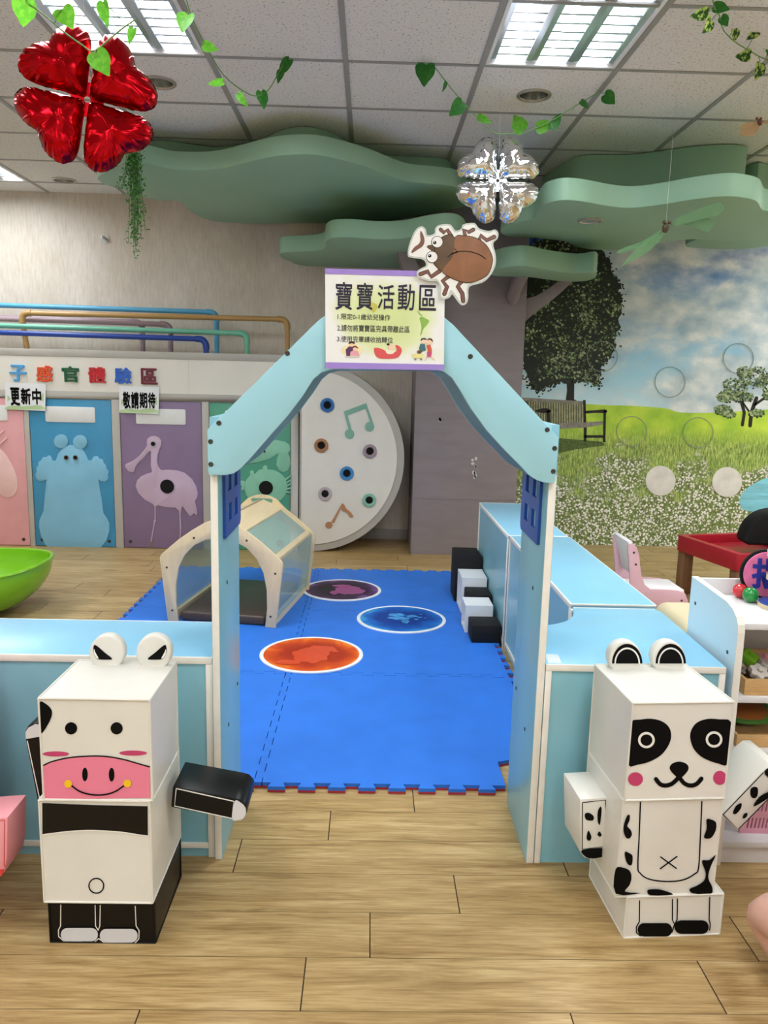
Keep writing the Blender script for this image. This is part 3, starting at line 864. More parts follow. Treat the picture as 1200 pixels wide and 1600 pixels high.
# ---------------------------------------------------------------- pipes over the sensory wall
def pipe(name_c, c, pts, y, label, elb):
    m = M('pipe_' + name_c, c, .35, var=.03)
    P = [V((a, y, b)) for a, b in pts]
    t = thing('colored_pipe', label, 'pipe', (P[0].x, y, 1.45))
    # rounded polyline
    o = [P[0]]
    for i in range(1, len(P) - 1):
        a, b, d = P[i - 1], P[i], P[i + 1]
        u, w = (a - b).normalized() * .06, (d - b).normalized() * .06
        for k in range(7):
            s = k / 6
            o.append((b + u) * (1 - s) ** 2 + b * 2 * s * (1 - s) + (b + w) * s * s)
    o.append(P[-1])
    MB().tube(o, .0195, m, 14).build('straight_tube', t, smooth=True)
    for i in elb:
        a, b, d = P[i - 1], P[i], P[i + 1]
        u, w = (a - b).normalized() * .075, (d - b).normalized() * .075
        q = [b + u] + [(b + u * .8) * (1 - s) ** 2 + b * 2 * s * (1 - s) + (b + w * .8) * s * s for s in (k / 8 for k in range(9))] + [b + w]
        MB().tube(q, .024, m, 14).build('elbow_joint', t, smooth=True)
def px2(u, v, y):
    p = onY(u, v, y); return (p.x, p.z)
def pp(name, c, y, u_r, v_r, label, left=None):
    xr, z = px2(u_r, v_r, y)
    z2 = px2(0, left or v_r, y)[1] if left else z
    return xr, z
for nm, c, y, ur, vr, lb in (('sky_blue', '58a4cb', 6.18, 338, 488, 'light blue pipe, highest and farthest back above the sensory wall'),
                             ('mauve', '9c858d', 6.125, 222, 503, 'mauve pipe ending above the letters, the shorter of two mauve pipes'),
                             ('mauve', '9c858d', 6.07, 266, 507, 'longer of the two mauve pipes above the sensory wall'),
                             ('mint', '6fb59a', 5.955, 386, 521, 'mint green pipe bending down just left of the gate roof'),
                             ('navy', '1f3f92', 5.905, 322, 530, 'dark blue pipe, lowest and nearest above the sensory wall')):
    x, z = px2(ur, vr, y)
    pipe(nm, c, [(-4.2, z + .02), (x, z), (x, 1.44)], y, lb, [1])
x, z = px2(33, 489, 6.01); x2, z2 = px2(449, 499, 6.01); xb, zb = px2(43, 545, 6.01)
pipe('tan', 'b08a55', [(xb, 1.44), (x, z), (x2, z2), (x2, 1.44)], 6.01, 'tan brown pipe bent down at both ends above the sensory wall', [1, 2])
# chrome fitting on the wall
c = onY(164, 373, WALL_Y)
t = thing('wall_fitting', 'small chrome fitting with clear cover on the beige wall below the red balloon', 'wall fitting', c)
MB().lathe([(.036, -.001), (.034, -.006), (.02, -.01), (0, -.011)], (c.x, WALL_Y, c.z), M('clear_cover', 'd5d2cc', .1, spec=.8), 24, 'Y').build('cover', t, smooth=True)
MB().tube([(c.x - .012, WALL_Y - .012, c.z + .012), (c.x, WALL_Y - .03, c.z), (c.x + .022, WALL_Y - .014, c.z - .016)], .01, CHROME, 10).build('hook', t, smooth=True)
# ---------------------------------------------------------------- gate
GATE = thing('play_gate', 'pale blue house-shaped entrance gate with peaked roof in front of the blue mat', 'gate', (.04, 2.08, 0))
GY0, GY1 = 1.94, 2.248
WBLUE = M('royal_blue_board', '1d4fa8', .35)
def post(x0, x1, inner, s):
    mb = MB().box(x0, x1, GY0, GY1, 0, 1.20, BLUE_SIDE)
    mb.box(x0 - .0005, x1 + .0005, GY0 - .0015, GY0 + .0015, 0, 1.075, EDGE)
    p = mb.build('post', GATE, bevel=.001)
    w = MB()
    X = lambda y, z: (inner, y, z)
    holes = [[X(y0, z0), X(y1, z0), X(y1, z1), X(y0, z1)] for y0, y1 in ((2.035, 2.087), (2.13, 2.182)) for z0, z1 in ((.918, .966), (1.0, 1.048))]
    w.plate([[X(2.0, .881), X(2.222, .881), X(2.236, .893), X(2.236, 1.09), X(2.0, 1.09)]] + holes, (s * .008, 0, 0), WBLUE)
    w.build('window_frame', p)
    for y, z in ((2.20, .40), (2.05, .34), (2.05, .75)):
        MB().lathe([(.006, 0), (.006, s * .001), (.003, s * .002), (0, s * .002)], (inner, y, z), SCREW, 12, 'X').build('screw', p)
post(-.3975, -.3785, -.3785, 1)
post(.454, .4735, .454, -1)
GP = YP(1.921)
Lr = [(323.5, 672), (325, 737), (327, 742.5), (352, 742.5), (365, 740), (377, 731), (392, 715), (420, 683), (450, 649), (474, 617), (490, 592), (502, 582), (520, 577)]
Rr = [(683, 577), (694, 581), (706, 590), (718, 608), (735, 637), (760, 672), (790, 705), (812, 727), (826, 742), (838, 750), (850, 754), (866, 755), (868, 750), (872.5, 684)]
ridge = onY(602, 425, 1.921)
lpts = [GP.at(q) for q in Lr]; rpts = [GP.at(q) for q in Rr]
top = [V((.196, 1.921, 1.435)), V((.085, 1.921, 1.52)), V((-.02, 1.921, 1.52)), V((-.132, 1.921, 1.435))]
outline = lpts + rpts + top
fr = MB().plate(outline, (0, .019, 0), BLUE_TOP).build('front_roof_panel', GATE, bevel=.0015)
fr['label'] = 'front roof board'
bk = MB().plate([p + V((0, GY1 + .019 - 1.921 - .019, 0)) for p in outline], (0, .019, 0), BLUE_TOP).build('rear_roof_panel', GATE, bevel=.0015)
# soffit following the arch between both boards, and the two sloping roof boards
def strip(pts, th, y0, y1, name, m):
    mb = MB()
    n = len(pts)
    for i in range(n - 1):
        a, b = pts[i], pts[i + 1]
        t = (b - a).normalized(); nrm = V((-t.z, 0, t.x)) * th
        mb.plate([V((a.x, y0, a.z)), V((b.x, y0, b.z)), V((b.x, y0, b.z)) + nrm, V((a.x, y0, a.z)) + nrm], (0, y1 - y0, 0), m)
    return mb.build(name, GATE)
arch = lpts[4:] + rpts[:11]
strip(arch, .006, 1.9395, GY1 - .0005, 'soffit', M('shaded_underside', '6a9ba1', .5))  # pale blue laminate again, with the underside's shade put into its colour
for a, b in ((lpts[0], top[3]), (rpts[-1], top[0])):
    a2, b2 = V((a.x, 1.9405, a.z)), V((b.x, 1.9405, b.z))
    o = V((0, 0, -.016)); ins = V((.006 if a.x < 0 else -.006, 0, 0))
    MB().plate([a2 + ins + o * .4, b2 + o * .4, b2 + o * 1.4, a2 + ins + o * 1.4], (0, GY1 - 1.9415, 0), EDGE).build('roof_board', GATE)
for u, v in ((449, 552), (342, 661), (329, 690), (329.5, 725.5), (735, 557), (855, 671.5), (866.5, 700.5), (864.5, 736.5)):
    p = GP.at((u, v))
    MB().lathe([(.0062, 0), (.0062, -.0012), (.0035, -.0018), (.002, -.0008), (0, -.0008)], p, SCREW, 14, 'Y').build('screw', fr)

# ---------------------------------------------------------------- sign taped on the gate
SP = YP(1.912)
LILAC = M('lilac_paper', '9f86d6', .3, var=.02)
def sign_mat():
    m, N, L, b = node_mat('printed_sign_paper')
    tc = N.new('ShaderNodeTexCoord').outputs['Object']
    n = noise_n(N, L, tc, 9, 3)
    gr = N.new('ShaderNodeTexGradient'); gr.gradient_type = 'SPHERICAL'
    mp = N.new('ShaderNodeMapping'); mp.inputs['Scale'].default_value = (7.2, 1, 9.5); mp.inputs['Location'].default_value = (0, 0, -1.0)
    L.new(tc, mp.inputs[0]); L.new(mp.outputs[0], gr.inputs[0])
    f = math_n(N, L, 'ADD', gr.outputs['Fac'], math_n(N, L, 'MULTIPLY', math_n(N, L, 'SUBTRACT', n, .5), .8))
    r = ramp(N, [(.02, lin('eef0f2')), (.28, lin('dfe9b8')), (.7, lin('d2e0a0'))])
    L.new(f, r.inputs[0]); L.new(r.outputs[0], b.inputs['Base Color'])
    b.inputs['Roughness'].default_value = .25
    return m
sg = MB().plate([SP.at(q) for q in ((508, 427), (695, 432), (693.5, 570), (509, 568))], (0, -.002, 0), sign_mat()).build('activity_sign')
tag(sg, 'white and green sign with black characters and lilac borders on the gate peak', 'sign')
for q in ([(508, 419.5), (695.5, 424.5), (695, 433), (508, 428)], [(509, 566), (693.5, 569.5), (693, 578.5), (508.8, 575.5)]):
    mb = MB(); SP.art(mb, q, .0018, LILAC, .0012); mb.build('lilac_border', sg)
Zs = lambda b: (500 + b[0] / 4, 330 + b[1] / 4, 500 + b[2] / 4, 330 + b[3] / 4)
zp = lambda pts: zf(pts, 500, 330, 4)
INK = M('dark_ink', '25213a', .4, var=.05)
mb = MB()
for ch, b in zip('寶寶活動區', ((97, 440, 203, 616), (230, 445, 333, 616), (362, 458, 467, 612), (488, 455, 594, 620), (622, 460, 730, 620))):
    write(mb, ch, Zs(b), SP, .0024, INK, 0, .0002, .012)
mb.build('title_lettering', sg)
mb = MB()
for ln, b in (('1.限定0-1歲幼兒操作', (110, 638, 440, 676)), ('2.請勿將寶寶區完具帶離此區', (108, 707, 562, 750)), ('3.使用完畢請收拾歸位', (107, 778, 456, 816))):
    write(mb, ln, Zs(b), SP, .0024, INK, .004, .0002)
mb.build('rule_lettering', sg)
g = MB(); n_art = 0
def flush(nm):
    global g
    g.build(nm, sg); g = MB()
def sart(px, c, lift=.0022):
    global n_art
    n_art += 1
    SP.art(g, zp(px), lift + n_art * .00003, M('print_' + c, c, .4), .0002)
sart(sm2([(622, 668), (640, 660), (660, 670), (682, 685), (668, 710), (650, 730), (640, 752), (632, 775), (626, 772), (634, 735), (630, 700)], True, 3), '8dbb55')
sart(sm2([(606, 620), (622, 634), (640, 652), (634, 658), (614, 640)], True, 3), '9dbf6a')
sart(sm2([(300, 560), (330, 570), (360, 590), (350, 620), (330, 635), (318, 600)], True, 3), 'c9c258')
flush('printed_map')
# family, baby in a red leaf cradle, couple with a pram
sart(ell(200, 870, 68, 40), 'f0e6b8', .0022)
for px, c in (([(165, 905), (160, 865), (180, 845), (208, 846), (218, 880), (212, 905)], '5b3560'), ([(188, 905), (190, 880), (212, 866), (238, 875), (250, 908)], 'e9a9b4'), (ell(196, 833, 15, 14, 14), 'f1c9a6'), (ell(218, 860, 13, 12, 14), 'f3cfae'),
              ([(178, 832), (180, 815), (198, 812), (218, 818), (214, 832), (200, 824)], '3a2420'), ([(203, 858), (208, 842), (225, 840), (242, 856), (234, 858), (220, 850)], '7a3f2c'), ([(155, 905), (250, 905), (245, 914), (158, 914)], 'd8d4ca')):
    sart(px, c, .0026)
flush('printed_illustration')
sart(sm2([(337, 862), (345, 900), (375, 920), (440, 922), (485, 914), (508, 885), (508, 858), (490, 840), (470, 838), (478, 862), (470, 880), (430, 885), (390, 862), (350, 853)], True, 3), 'd9575a', .0024)
sart(ell(447, 848, 22, 19, 16), 'f4d3b8', .0028); sart(sm2([(418, 862), (440, 868), (462, 872), (458, 890), (425, 892), (412, 880)], True, 3), 'f2ead8', .0028); sart(ell(426, 832, 10, 7, 10), '2a2422', .003)
flush('printed_illustration')
for px, c in (([(626, 830), (655, 826), (662, 870), (630, 880), (618, 860)], '3f6e73'), ([(664, 838), (690, 834), (700, 870), (692, 910), (668, 910), (672, 868)], 'd6604a'), ([(668, 880), (700, 880), (694, 912), (670, 912)], 'c8547e'), (ell(650, 812, 19, 17, 14), 'f3d0b4'), (ell(685, 816, 19, 17, 14), 'f3d0b4'),
              (sm2([(630, 812), (632, 798), (650, 792), (668, 800), (660, 804), (644, 802)], True, 3), '27304a'), (sm2([(668, 806), (680, 794), (700, 798), (706, 818), (698, 812), (686, 804)], True, 3), '5a3a34'),
              ([(574, 892), (648, 892), (640, 918), (584, 918)], 'e6e08e'), (ell(596, 925, 7, 7, 12), '8a8a7a'), (ell(632, 925, 7, 7, 12), '8a8a7a'), (ell(620, 880, 15, 12, 12), '6b4a3a'), ([(664, 912), (674, 912), (662, 932), (652, 932)], 'e8c8a8'), ([(690, 910), (698, 910), (718, 928), (712, 934)], 'e8c8a8')):
    sart(px, c, .0027)
flush('printed_illustration')

# ---------------------------------------------------------------- beetle cut-out
BPn = YP(1.902)
Zb = lambda pts: zf(pts, 600, 280, 3.333)
bt = MB()
rim = Zb(sm2([(124, 400), (128, 350), (150, 290), (170, 258), (196, 245), (218, 262), (226, 292), (262, 282), (266, 256), (290, 238), (345, 236), (372, 268), (402, 258), (412, 236), (470, 228), (494, 256), (545, 270), (578, 262), (596, 282), (590, 312), (568, 336), (582, 395), (580, 450), (552, 505), (510, 540), (445, 560), (440, 612), (430, 648), (402, 656), (378, 630), (355, 600), (340, 618), (308, 626), (288, 606), (290, 560), (272, 530), (240, 532), (196, 520), (172, 505), (172, 480), (196, 462), (218, 450), (204, 420), (150, 410)], True, 3))
bt.plate([BPn.at(q) for q in rim], (0, -.0015, 0), M('clear_laminate_border', 'c3ccc8', .12, var=.02, spec=.8))
wht = Zb(sm2([(131, 392), (136, 350), (156, 296), (174, 266), (196, 253), (211, 268), (220, 300), (268, 290), (272, 262), (292, 246), (340, 244), (368, 278), (406, 266), (418, 244), (466, 236), (488, 264), (545, 280), (574, 270), (588, 286), (582, 308), (558, 334), (574, 395), (572, 448), (546, 499), (506, 532), (436, 552), (432, 612), (422, 640), (404, 646), (386, 625), (360, 585), (345, 580), (334, 608), (310, 617), (297, 602), (298, 560), (276, 520), (240, 523), (198, 511), (180, 500), (181, 484), (200, 469), (228, 452), (210, 412), (150, 402)], True, 3))
bt.plate([BPn.at(q, .0015) for q in wht], (0, -.0006, 0), M('white_print', 'f0f1f0', .2, var=.01, spec=.7))
BR1, BR2, BR3 = M('beetle_brown', '8a5a37', .25, var=.12, scale=25, spec=.7), M('beetle_head_brown', '5d4228', .25, var=.12, scale=25, spec=.7), M('beetle_leg_brown', '7a5145', .25, spec=.7)
def bart(px, lift, m): BPn.art(bt, Zb(px), lift, m, .0002)
LG = [([(295, 262), (312, 278), (330, 264), (352, 298)], 15), ([(466, 262), (440, 276), (416, 262), (424, 302)], 15), ([(574, 300), (535, 318), (503, 293), (497, 318)], 16), ([(190, 494), (228, 480), (246, 508), (290, 478)], 17), ([(338, 505), (306, 530), (328, 560), (314, 598)], 17), ([(402, 535), (384, 558), (408, 596), (412, 634)], 17)]
for p, w in LG: bart(stroke(p, w + 6), .0023, BLACK)
for p, w in LG: bart(stroke(p, w), .0027, BR3)
fork = sm2([(192, 268), (208, 300), (210, 330), (198, 352), (176, 366), (148, 384), (143, 376), (160, 352), (180, 338), (190, 318), (188, 292)], True, 3)
bart(fork, .0025, BR3)
bart(sm2([(222, 352), (240, 342), (275, 352), (280, 385), (262, 385), (240, 368)], True, 3), .0025, BR2)
hd = sm2([(262, 402), (268, 350), (298, 306), (335, 290), (362, 300), (372, 332), (360, 392), (330, 440), (304, 478), (274, 456), (258, 432)], True, 3)
el = sm2([(372, 302), (420, 296), (480, 308), (530, 342), (560, 396), (562, 440), (542, 492), (500, 522), (440, 538), (380, 526), (330, 502), (304, 476), (330, 440), (360, 392)], True, 3)
def grow(p, k):
    cx = sum(a for a, b in p) / len(p); cy = sum(b for a, b in p) / len(p)
    return [(a + (a - cx) / math.hypot(a - cx, b - cy) * k, b + (b - cy) / math.hypot(a - cx, b - cy) * k) for a, b in p]
bart(grow(hd, 3), .0029, BLACK); bart(hd, .0032, BR2)
bart(grow(el, 3), .0031, BLACK); bart(el, .0034, BR1)
bart(stroke(sm2([(332, 406), (360, 384), (400, 375), (450, 378), (495, 392), (530, 415)], False), 4), .0038, BLACK)
bart(stroke([(368, 362), (383, 380), (350, 392)], 4), .0038, BLACK)
for cx, cy, px_, py_ in ((277, 327, 264, 330), (250, 405, 238, 399)):
    bart(ell(cx, cy, 31, 31), .0036, BLACK); bart(ell(cx, cy, 28, 28), .0039, M('white_print', 'f0f1f0')); bart(ell(px_, py_, 9, 9), .0042, BLACK); bart(ell(px_ - 2, py_ - 3, 3, 3, 10), .0045, MATS['white_print'])
bo = bt.build('beetle_cutout')
tag(bo, 'laminated brown beetle cut-out with white border at the top right of the sign', 'cut-out')

# ---------------------------------------------------------------- pale blue cabinets
def cabinet(label, x0, x1, y0, y1, h, face, panels=1):
    """open-ended description: a carcass with white edge bands and recessed blue face panels"""
    t = thing('low_cabinet', label, 'cabinet', ((x0 + x1) / 2, (y0 + y1) / 2, 0))
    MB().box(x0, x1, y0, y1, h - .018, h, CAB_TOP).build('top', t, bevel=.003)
    e = MB(); b = MB(); f = MB()
    b.box(x0 + .004, x1 - .004, y0 + .004, y1 - .004, 0, h - .0182, BLUE_SIDE)
    if face == 'front':
        e.box(x0 + .0005, x1 - .0005, y0 - .0015, y0 + .003, h - .0185, h - .0005, EDGE)
        e.box(x1 - .018, x1, y0 - .0015, y0 + .004, 0, h - .019, EDGE).box(x0, x0 + .018, y0 - .0015, y0 + .004, 0, h - .019, EDGE)
        e.box(x0 + .018, x1 - .018, y0 - .001, y0 + .004, .026, .042, EDGE)
    else:
        e.box(x0 - .0015, x0 + .003, y0 + .0005, y1 - .0005, h - .0185, h - .0005, EDGE)
        e.box(x0 - .0015, x0 + .004, y0, y0 + .018, 0, h - .019, EDGE).box(x0 - .0015, x0 + .004, y1 - .018, y1, 0, h - .019, EDGE)
        e.box(x0 - .001, x0 + .004, y0 + .018, y1 - .018, .028, .045, EDGE)
        e.box(x0 + .002, x1 - .002, y0 - .0015, y0 + .003, h - .006, h - .0005, EDGE)
    for a, c_, d_, f_ in ((x0, x0 + .0035, y0, y1), (x1 - .0035, x1, y0, y1), (x0 + .0036, x1 - .0036, y0, y0 + .0035), (x0 + .0036, x1 - .0036, y1 - .0035, y1)): e.box(a, c_, d_, f_, h - .004, h + .0006, EDGE)
    b.build('carcass', t); e.build('edge_band', t, bevel=.001)
    return t
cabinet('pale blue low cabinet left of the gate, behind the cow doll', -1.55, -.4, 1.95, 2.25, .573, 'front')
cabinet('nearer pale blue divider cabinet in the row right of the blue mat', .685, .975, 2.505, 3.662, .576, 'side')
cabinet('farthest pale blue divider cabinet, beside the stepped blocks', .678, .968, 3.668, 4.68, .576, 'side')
t = thing('corner_cabinet', 'pale blue corner cabinet with curved inner edge right of the gate, behind the dog doll', 'cabinet', (.72, 2.2, 0))
H = .574
tp = [(.4755, 1.94), (.955, 1.94), (.968, 2.44), (.955, 2.468), (.69, 2.468), (.678, 2.455)] + [(a, b) for a, b in sm2([(.672, 2.42), (.655, 2.37), (.615, 2.315), (.555, 2.278), (.4755, 2.262)], False, 3)]
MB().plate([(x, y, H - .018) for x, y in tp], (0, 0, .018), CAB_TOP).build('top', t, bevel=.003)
MB().plate([(x, y, 0) for x, y in [(.479, 1.944), (.95, 1.944), (.962, 2.44), (.69, 2.46)] + sm2([(.676, 2.43), (.66, 2.38), (.62, 2.325), (.56, 2.288), (.479, 2.272)], False, 3)], (0, 0, H - .0182), BLUE_SIDE).build('carcass', t)
e = MB().box(.4757, .9545, 1.9385, 1.943, H - .0185, H - .0005, EDGE).box(.4757, .492, 1.9385, 1.945, 0, H - .019, EDGE).box(.938, .9545, 1.9385, 1.945, 0, H - .019, EDGE)
e.build('edge_band', t, bevel=.001)
MB().box(.674, .684, 2.45, 2.4702, 0, H - .004, EDGE).box(.684, .957, 2.4655, 2.4702, H - .0185, H + .0006, EDGE).build('rear_edge_band', t, bevel=.001)
mb = MB()
mb.plate([onZ(u, v, H + .0003) for u, v in ((851, 1022), (872, 1023), (878, 1037), (856, 1036))], (0, 0, .0006), M('worn_clear_label', 'd8e4e6', .25))
for k in range(5):
    mb.plate([onZ(855 + k * 4, 1026, H + .001), onZ(856.5 + k * 4, 1026, H + .001), onZ(859.5 + k * 4, 1034, H + .001), onZ(858 + k * 4, 1034, H + .001)], (0, 0, .0003), M('faded_label_print', 'f2f4f2', .4))
mb.build('label_sticker', t)

# ---------------------------------------------------------------- blue foam mat tiles
FOAM = M('blue_foam', '2c6fce', .55, var=.05, scale=7, bump=.06, bscale=420, spec=.35)
FOAMR = M('red_foam', 'a5303a', .7, spec=.3)
TX0, TY0, TS = -1.285, 2.316, .9575
def teeth(a, b, n=10, d=.026, s=1):
    """dovetail polyline from a to b, bulging alternately to the left side of the direction"""
    a, b = V(a), V(b); t = (b - a); L = t.length; t /= L; nr = V((-t.y, t.x)) * s
    o = [a]
    p = L / n
    for k in range(n):
        c = a + t * (p * (k + .5))
        w0, w1 = p * .20, p * .29
        if k % 1 == 0:
            o += [c - t * w0 - nr * 0, c - t * w1 + nr * d, c + t * w1 + nr * d, c + t * w0 - nr * 0]
    o.append(b)
    return o
def foam_tile(i, j, label):
    x0, y0 = TX0 + i * .962, TY0 + j * TS
    x1, y1 = x0 + .962, y0 + TS
    front = teeth((x0, y0), (x1, y0), s=-1)                   # teeth point outward at the front
    right = teeth((x1, y0), (x1, y1), s=1) if i == 0 else teeth((x1, y0), (x1, y1), s=-1)
    back = list(reversed(teeth((x0, y1), (x1, y1), s=-1)))      # same line as the front of the tile behind
    left = list(reversed(teeth((x0, y0), (x0, y1), s=1)))
    if i == 1: left = list(reversed(teeth((x0, y0), (x0, y1), s=1)))
    if i == 1 and j == 0:      # cut out round the corner cabinet
        front = [q for q in front if q.x < .455] + [V((.462, y0)), V((.462, 2.474)), V((x1 - .01, 2.474))]
        right = [q for q in right if q.y > 2.50]
        right = [V((x1 - .01, right[0].y))] + right
    pl = front[:-1] + right[:-1] + back[:-1] + left[:-1]
    c = V(((x0 + x1) / 2, (y0 + y1) / 2))
    pl = [c + (q - c) * .9968 for q in pl]
    mb = MB()
    mb.plate([(q.x, q.y, .0005) for q in pl], (0, 0, .0075), FOAMR)
    mb.plate([(q.x, q.y, .0081) for q in pl], (0, 0, .0119), FOAM)
    return tag(mb.build('foam_mat_tile'), label, 'floor mat', 'interlocking blue foam mat tiles')
nm = [['front left blue foam mat tile, half hidden by the left cabinet', 'front right blue foam mat tile, nearest the gate opening'],
      ['left blue foam mat tile of the middle row, in front of the wooden play arch', 'right blue foam mat tile of the middle row, beside the divider cabinet'],
      ['rear left blue foam mat tile, under the wooden play arch', 'rear right blue foam mat tile, beside the stepped blocks']]
for j in range(3):
    for i in range(2): foam_tile(i, j, nm[j][i])

# ---------------------------------------------------------------- liquid floor discs
def gel(name, stops, seed, sc):
    m, N, L, b = node_mat(name)
    tc = N.new('ShaderNodeTexCoord').outputs['Object']
    mp = N.new('ShaderNodeMapping'); mp.inputs['Location'].default_value = (seed, seed * .7, 0); L.new(tc, mp.inputs[0])
    n = noise_n(N, L, mp.outputs[0], sc, 5, None, .55, dist=.6)
    gr = N.new('ShaderNodeTexGradient'); gr.gradient_type = 'SPHERICAL'
    m2 = N.new('ShaderNodeMapping'); m2.inputs['Scale'].default_value = (4.2, 4.2, 0); L.new(tc, m2.inputs[0]); L.new(m2.outputs[0], gr.inputs[0])
    f = math_n(N, L, 'ADD', math_n(N, L, 'MULTIPLY', gr.outputs['Fac'], .55), math_n(N, L, 'MULTIPLY', n, .5))
    r = ramp(N, stops); L.new(f, r.inputs[0]); L.new(r.outputs[0], b.inputs['Base Color'])
    b.inputs['Roughness'].default_value = .5; b.inputs['Specular IOR Level'].default_value = .25
    return m
RIMW = M('white_disc_rim', 'e2e4e8', .35)
def liquid(cx, cy, label, mat, blob, bm):
    t = thing('liquid_floor_disc', label, 'floor disc', (cx, cy, .02), 'sensory liquid floor discs')
    r = .242
    MB().lathe([(r, .0203), (r, .0255), (r - .004, .0275), (r - .016, .0275), (r - .018, .0262), (r - .018, .0203)], (cx, cy, 0), RIMW, 64, cap=False).build('rim', t, smooth=True)
    mb = MB().lathe([(r - .0175, .0255), (0, .0262)], (cx, cy, 0), mat, 64, cap=False)
    mb.build('gel_pad', t, smooth=True)
    rn = random.Random(len(label))
    mb = MB()
    for nb_, (dx, dy, rx, ry) in enumerate(blob):
        pts = []
        for k in range(40):
            a = 2 * PI * k / 40
            q = 1 + .28 * noise.noise(V((math.cos(a) * 1.7 + dx * 9, math.sin(a) * 1.7 + dy * 9, len(label)))) + .12 * noise.noise(V((math.cos(a) * 5, math.sin(a) * 5, dx * 20)))
            pts.append((cx + dx + rx * q * math.cos(a), cy + dy + ry * q * math.sin(a), .0264 + nb_ * .0004))
        mb.plate(pts, (0, 0, .0003), bm)
    mb.build('liquid_blot', t)
liquid(-.252, 3.492, 'orange red liquid floor disc, nearest the gate', gel('orange_gel', [(.22, lin('dd7a18')), (.34, lin('c74a12')), (.5, lin('a02c0e')), (.72, lin('95260c'))], 3, 9),
       [(.0, -.02, .085, .10), (.04, .06, .07, .05), (-.1, -.12, .06, .03), (.11, .03, .016, .012)], M('orange_blot', 'c83f12', .3, var=.06, scale=30))
liquid(.192, 4.063, 'bright blue liquid floor disc, right of the other two', gel('blue_gel', [(.2, lin('3fa3d2')), (.34, lin('0f5fb4')), (.5, lin('063a8c')), (.75, lin('052f7c'))], 8, 9),
       [(-.02, .06, .045, .03), (-.01, .0, .06, .025), (.06, .04, .03, .02), (.1, .02, .012, .01), (.11, .07, .01, .008), (.02, -.06, .02, .03), (.08, -.02, .012, .01), (.13, .0, .008, .007)], M('pale_blue_blot', '3f93d6', .3, var=.4, scale=40))
liquid(-.152, 4.632, 'dark purple liquid floor disc, farthest of the three', gel('purple_gel', [(.22, lin('7d5592')), (.34, lin('3d1d47')), (.48, lin('150b1a')), (.75, lin('110914'))], 5, 9),
       [(.05, -.02, .09, .10), (.0, .08, .06, .03), (-.04, -.08, .03, .04)], M('magenta_blot', '8a2070', .3, var=.15, scale=30))

# ---------------------------------------------------------------- stepped tube blocks
BFELT = M('black_soft_block', '0a0a0c', .8, var=.2, scale=40)
WBLK = M('white_painted_block', 'e4e6ea', .4)
def tube_block(x0, x1, y0, y1, h, m, label, hollow=True):
    t = thing('tube_block', label, 'block', ((x0 + x1) / 2, (y0 + y1) / 2, .02), 'black and white stepped blocks along the divider cabinet')
    z0, w = .0205, .012
    if hollow:
        mb = MB().plate([[(x0, y0, z0), (x0, y1, z0), (x0, y1, h), (x0, y0, h)], [(x0, y0 + w, z0 + w), (x0, y1 - w, z0 + w), (x0, y1 - w, h - w), (x0, y0 + w, h - w)]], (x1 - x0, 0, 0), m)
        mb.build('square_tube', t)
        MB().box(x1 - .02, x1 - .012, y0 + w, y1 - w, z0 + w, h - w, m).build('inner_board', t)
    else:
        MB().box(x0, x1, y0, y1, z0, h, m).build('solid_body', t, bevel=.006)
        MB().box(x0 + .004, x1 - .004, y0 - .0012, y0 + .001, (z0 + h) / 2 - .001, (z0 + h) / 2 + .001, m).build('seam', t)
tube_block(.527, .674, 3.70, 3.852, .112, BFELT, 'lowest black block at the near end of the steps', False)
tube_block(.513, .655, 3.86, 4.02, .165, WBLK, 'lower hollow white block, second step from the near end')
tube_block(.545, .674, 4.03, 4.2, .175, BFELT, 'middle black block between the two white ones', False)
tube_block(.532, .672, 4.21, 4.42, .222, WBLK, 'taller hollow white block, fourth step from the near end')
tube_block(.518, .67, 4.43, 4.66, .30, BFELT, 'tallest black block at the far end of the steps', False)

# ---------------------------------------------------------------- wooden play arch
PO = V((-1.063, 3.966, .0205)); PU = V((.9885, -.151, 0)); PV = V((.151, .9885, 0))
PW, PD = .621, .76
pm = Matrix(((PU.x, PV.x, 0, PO.x), (PU.y, PV.y, 0, PO.y), (0, 0, 1, PO.z), (0, 0, 0, 1)))
PH = thing('play_arch', 'birch wooden play arch house with clear side windows standing on the blue mat', 'play house', (-.72, 4.3, .02))
def sym(p):  # mirror a half outline about the centre
    return p + [(PW - a, b) for a, b in reversed(p)]
def arch_panel(v0, handle):
    out = sym([(.018, 0), (-.018, .325), (-.0185, .34), (-.012, .355), (.0, .368), (.09, .445), (.16, .495), (.225, .535), (.27, .553), (.3, .557)])
    inn = sym([(.075, -.0), (.064, .10), (.066, .2), (.083, .29), (.118, .36), (.17, .415), (.235, .448), (.3, .457)])
    half = .018
    outer = out
    loop = out + list(reversed(inn))
    mb = MB(pm)
    P = lambda q: (q[0], v0, q[1])
    if handle:
        x = PW / 2
        loop = [(a, b + (.022 if b > .5 else 0)) for a, b in out] + list(reversed(inn))
        slot = [(x - .055 + .013 * math.cos(t), .545 + .013 * math.sin(t)) for t in (PI / 2 + PI * k / 6 for k in range(7))] + [(x + .055 + .013 * math.cos(t), .545 + .013 * math.sin(t)) for t in (-PI / 2 + PI * k / 6 for k in range(7))]
        mb.plate([[P(q) for q in loop], [P(q) for q in slot]], (0, .018, 0), BIRCH)
        return mb.build('arch_panel', PH)
    mb.plate([P(q) for q in loop], (0, .018, 0), BIRCH)
    return mb.build('arch_panel', PH, bevel=.003)
fa_ = arch_panel(0, False)
arch_panel(PD - .018, True)
